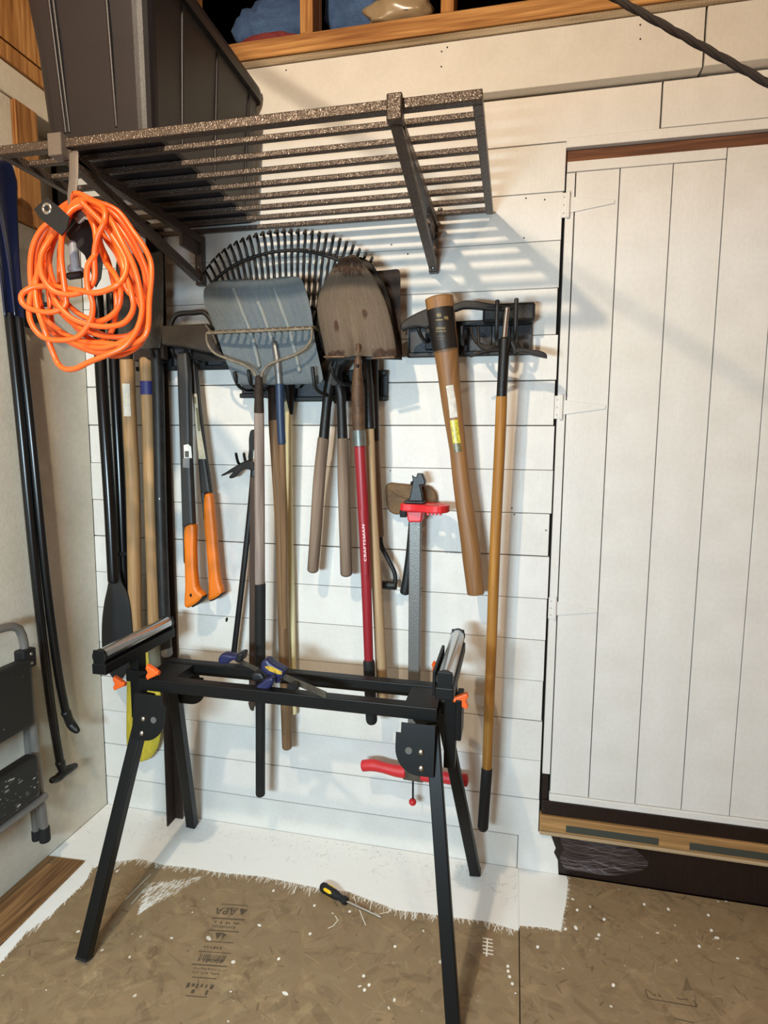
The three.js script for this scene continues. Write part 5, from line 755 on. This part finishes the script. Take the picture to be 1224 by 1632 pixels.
// ------------------------------------------------------------------ folded step stool hung on the left wall
{
  const t = thing('step_stool', 'folded step stool with grey tube frame and paint splashed black treads', 'step stool', [0.06, 0.1, 0.55]);
  const tube = bumped(std(0x77736e, 0.4, { metalness: 0.3 }), fineBump, 6, 0.0004);
  const leg = [[0.075, 0.84, 0.436], [0.075, 0.806, 0.42], [0.075, 0.756, 0.415], [0.075, 0.656, 0.408], [0.075, 0.492, 0.401], [0.075, 0.324, 0.394], [0.075, 0.16, 0.384]], z2 = 0.86, topY = leg[0][1] + 0.012;
  const mirror = leg.map(p => [p[0], p[1], 2 * 0.66 - p[2]]);
  part('frame', [sweep([...leg.slice().reverse(), [0.075, topY, 0.47], [0.075, topY + 0.004, 0.66], [0.075, topY, 0.85], ...mirror], 0.0125, { n: 70, seg: 12 })], tube, t);
  const rear = [[0.03, 0.599, 0.379], [0.03, 0.456, 0.38], [0.03, 0.308, 0.377], [0.03, 0.133, 0.37]]; part('rear_frame', [sweep(rear, 0.011, { n: 14, seg: 12 }), sweep(rear.map(p => [p[0], p[1], 1.32 - p[2]]), 0.011, { n: 14, seg: 12 })], tube, t);
  for (const p of [leg[6], mirror[6]]) part('foot', sweep([[p[0], p[1] + 0.012, p[2]], [p[0], p[1] - 0.03, p[2]]], [0.0155, 0.0165], { smooth: false, n: 4, round: 0.4 }), blackRubber, t);
  for (const p of [rear[3], [0.03, rear[3][1], 1.32 - rear[3][2]]]) part('foot', sweep([[p[0], p[1] + 0.012, p[2]], [p[0], p[1] - 0.016, p[2]]], 0.014, { smooth: false, n: 4, round: 0.4 }), blackRubber, t);
  const R = rng(17);
  const splash = canvasTex(512, 256, (g, w, h) => { g.fillStyle = '#101010'; g.fillRect(0, 0, w, h); for (let i = 0; i < 300; i++) { g.globalAlpha = 0.5 + R() * 0.5; g.fillStyle = R() < 0.8 ? '#d9d6cf' : '#77746e'; const r = 0.6 + Math.pow(R(), 4) * 7; g.beginPath(); g.ellipse(R() * w, h * (0.1 + 0.85 * R()), r, r * (0.4 + R()), R() * 3, 0, 6.3); g.fill(); } g.globalAlpha = 1; });
  const splash2 = canvasTex(512, 256, (g, w, h) => { g.fillStyle = '#111111'; g.fillRect(0, 0, w, h); for (let i = 0; i < 30; i++) { g.globalAlpha = 0.4 + R() * 0.4; g.fillStyle = '#c9c6bf'; g.beginPath(); g.ellipse(R() * w, R() * h, 0.6 + R() * 2, 0.6 + R() * 3, 0, 0, 6.3); g.fill(); } g.globalAlpha = 1; });
  const tread = (y0, y1, tex, x) => { const g = box(x, x + 0.045, y0, y1, leg[0][2] - 0.015 + 0.012, 0.935 - 0.0, 0.012); const p = g.attributes.position, uv = g.attributes.uv; for (let i = 0; i < p.count; i++) uv.setXY(i, (p.getZ(i) - 0.38) / 0.56, (p.getY(i) - y0) / (y1 - y0)); return part('tread', g, bumped(new THREE.MeshStandardMaterial({ map: tex, roughness: 0.5 }), fineBump, 10, 0.0008), t); };
  const k1 = [0.1, 0.748, 0.464], k2 = [0.1, 0.544, 0.48], k3 = [0.1, 0.452, 0.453], k4 = [0.1, 0.338, 0.461];
  tread(k2[1], k1[1], splash2, 0.072); tread(k4[1] - 0.02, k3[1], splash, 0.075);
  part('tread_edge', sweep([[0.1, k4[1] - 0.045, 0.4], [0.1, k4[1] - 0.045, 0.93]], 0.012, { smooth: false, n: 4 }), tube, t);
  part('pivot', [box(0.062, 0.1, leg[2][1] - 0.045, leg[2][1] + 0.015, leg[2][2] - 0.018, leg[2][2] + 0.03, 0.006)], blackPlastic, t);
  for (const d of [0, -0.028]) part('rivet', ball([0.101, leg[2][1] + d, leg[2][2] + 0.004], 0.005, 0.5, 1, 1, 8), steel, t);
}
// ------------------------------------------------------------------ loose board and screwdriver on the floor
{
  const t = thing('wood_board', 'bare brown plywood board lying on the floor along the left wall', 'board', [0.08, 0, 0.5]);
  const q = [[0.002, 0.489], [0, 0.303], [0.14, 0.295], [0.16, 0.647]]; const g = ext([[q[1][0] + 0.003, -q[1][1]], [q[2][0], -q[2][1]], [q[2][0] + 0.012, -0.9], [0.003, -0.9]], 0, 0.006, 0.001); g.rotateX(-Math.PI / 2);
  part('board', metreUV(g), wood(0x9a7448, 0x5f3f20, 132, 0.75, 1.6), t);
}
{
  const H = [0.943, 0.015, 0.238], E = [1.038, 0.014, 0.28], S = [1.149, 0.004, 0.304];
  const t = thing('screwdriver', 'yellow and black screwdriver lying on the floor at the paint edge', 'screwdriver', [E[0], 0, E[2]]);
  part('handle', turned(H, E, [[0, 0.008], [0.04, 0.0125], [0.15, 0.0148], [0.4, 0.015], [0.58, 0.0128], [0.72, 0.0092], [0.84, 0.0092], [0.9, 0.0128], [1, 0.0105]], 20), blackRubber, t);
  const A = V3(H), B = V3(E), d = B.clone().sub(A).normalize();
  for (let i = 0; i < 4; i++) { const a = i * Math.PI / 2 + 0.6, u = new THREE.Vector3(0, 1, 0), s = d.clone().cross(u).normalize(), o = u.multiplyScalar(Math.sin(a)).addScaledVector(s, Math.cos(a)).multiplyScalar(0.0085); const f = k => { const q = A.clone().lerp(B, k).add(o); return [q.x, q.y, q.z]; };
    part('handle_inset', sweep([f(0.07), f(0.2), f(0.4), f(0.58)], [0.0045, 0.0072, 0.0075, 0.0035], { n: 12, seg: 10, round: 0.6 }), std(0xf2c11e, 0.4), t, 'yellow inset'); }
  part('shank', sweep([E, S], 0.003, { smooth: false, n: 3, seg: 10 }), steel, t);
}
// ------------------------------------------------------------------ things stowed in the loft
function lump(c, sx, sy, sz, seed, amp, seg = 40) {
  const g = new THREE.SphereGeometry(1, seg, seg >> 1), p = g.attributes.position;
  for (let i = 0; i < p.count; i++) { const x = p.getX(i), y = p.getY(i), z = p.getZ(i); const n = vn(x * 2.2 + 9, y * 2.2 + z * 1.7 + 9, 64, 64, seed) - 0.5 + 0.4 * (vn(x * 6 + z * 3 + 20, y * 4 + 20, 64, 64, seed + 1) - 0.5); const k = 1 + amp * n; const e = q => Math.sign(q) * Math.pow(Math.abs(q), 0.72); p.setXYZ(i, e(x) * k * sx, e(y) * k * sy, e(z) * k * sz); }
  g.computeVertexNormals(); g.translate(...c); return g;
}
{
  const blueCloth = bumped(mapped(coatTex(0x4f6f9e, 0x35507c, 133, 8, 60), 4, 4, 0.75), fineBump, 6, 0.003);
  const a = thing('blue_bundle', 'bundled blue cloth stowed on the loft edge beside the tote lid', 'cloth', [0.68, 2.601, -0.2]);
  part('cloth', lump([0.67, 2.735, -0.19], 0.14, 0.115, 0.11, 3, 0.5), blueCloth, a);
  const b = thing('blue_bundle', 'blue cloth sheet drooping over the loft edge right of the wide stud', 'cloth', [0.95, 2.601, -0.2]);
  part('cloth', lump([0.965, 2.735, -0.18], 0.1, 0.125, 0.09, 7, 0.6), blueCloth, b); part('fold', lump([1.0, 2.632, -0.1], 0.075, 0.03, 0.04, 9, 0.5), blueCloth, b);
  const r = thing('red_cloth', 'dark red folded cloth under the blue bundle on the loft edge', 'cloth', [0.70, 2.601, -0.1]);
  part('cloth', lump([0.69, 2.628, -0.04], 0.12, 0.027, 0.04, 12, 0.4), std(0x6e2326, 0.8), r);
  const w = thing('plastic_pack', 'shiny tan plastic wrapped pack lying on the loft edge by the blue cloth', 'pack', [1.1, 2.601, -0.05]);
  const g = lump([1.11, 2.658, -0.04], 0.105, 0.042, 0.06, 15, 0.3); part('pack', g, new THREE.MeshPhysicalMaterial({ color: 0x9a866a, roughness: 0.25, clearcoat: 0.6 }), w);
  part('print', ext(smoothOutline([[1.125, 2.655], [1.14, 2.67], [1.15, 2.655], [1.145, 2.635], [1.128, 2.64]], 14), 0.018, 0.002, 0.0005), std(0x3a342c, 0.6), w);
}
// ------------------------------------------------------------------ dark rope across the upper right
{
  const A = [1.61, 2.007, 0.9], B = [1.808, 1.876, 0.9], d = [0, 1, 2].map(i => B[i] - A[i]);
  const ext2 = k => [A[0] + d[0] * k, A[1] + d[1] * k, 0.9], k0 = (3.06 - A[1]) / d[1], k1 = (ROOM_R - A[0]) / d[0];
  const t = thing('rope', 'dark braided rope stretched aslant in front of the wall above the door', 'rope', ext2(0));
  const P = []; for (let i = 0; i <= 40; i++) { const k = k0 + (k1 - k0) * i / 40; P.push(ext2(k)); }
  const strands = []; for (let s = 0; s < 3; s++) { const q = []; const n = 420; for (let i = 0; i <= n; i++) { const k = k0 + (k1 - k0) * i / n, c = ext2(k), a = i * 0.55 + s * 2.094; q.push([c[0] + 0.0022 * Math.cos(a) * 0.5, c[1] + 0.0022 * Math.cos(a), c[2] + 0.0022 * Math.sin(a)]); } strands.push(sweep(q, 0.0031, { seg: 7, smooth: false })); }
  part('braid', strands, std(0x2a2220, 0.85), t);
}
// ------------------------------------------------------------------ lamps of the garage (behind and above the camera)
function bulb(p, color, label) {
  const t = thing('pendant_bulb', label, 'lamp', [p[0], 3.2, p[2]]);
  part('flex', sweep([[p[0], 3.199, p[2]], [p[0], p[1] + 0.09, p[2]]], 0.004, { smooth: false, n: 2, seg: 8 }), blackPlastic, t);
  part('socket', sweep([[p[0], p[1] + 0.1, p[2]], [p[0], p[1] + 0.042, p[2]]], 0.02, { smooth: false, n: 3 }), blackPlastic, t);
  part('glass', ball(p, 0.03, 1, 1.2, 1, 20), new THREE.MeshStandardMaterial({ color: 0xffffff, emissive: color, emissiveIntensity: 12, roughness: 0.4 }), t);
}
bulb(BULB_A, WARM, 'bare warm bulb on a black flex above the saw stand'); bulb(BULB_B, SOFTWARM, 'bare soft bulb on a black flex in front of the boarded door');
{
  const [x, y, z] = PANEL, t = thing('work_light', 'cool white work light on a black tripod facing the tool wall', 'lamp', [x, 0, z + 0.1]);
  part('housing', box(x - 0.28, x + 0.28, y - 0.1, y + 0.189, z + 0.05, z + 0.09, 0.008), blackPlastic, t);
  part('hood', [box(x - 0.6, x + 0.6, y + 0.19, y + 0.1955, z - 0.45, z + 0.09, 0.002)], blackSteel, t);
  part('diffuser', box(x - 0.25, x + 0.25, y - 0.065, y + 0.065, z + 0.04, z + 0.0475, 0.002), new THREE.MeshStandardMaterial({ color: 0xffffff, emissive: COOL, emissiveIntensity: 3, roughness: 0.6 }), t);
  part('pole', sweep([[x, 0.3, z + 0.1], [x, y, z + 0.085]], 0.014, { smooth: false, n: 2 }), blackSteel, t);
  for (let i = 0; i < 3; i++) { const a = i * 2.094 + 0.5; part('leg', sweep([[x, 0.45, z + 0.1], [x + 0.32 * Math.cos(a), 0.012, z + 0.1 + 0.32 * Math.sin(a)]], 0.01, { smooth: false, n: 2 }), blackSteel, t); }
}
scene.traverse(o => { if (o.isMesh) { o.castShadow = true; o.receiveShadow = true; } });
renderer.render(scene, camera);
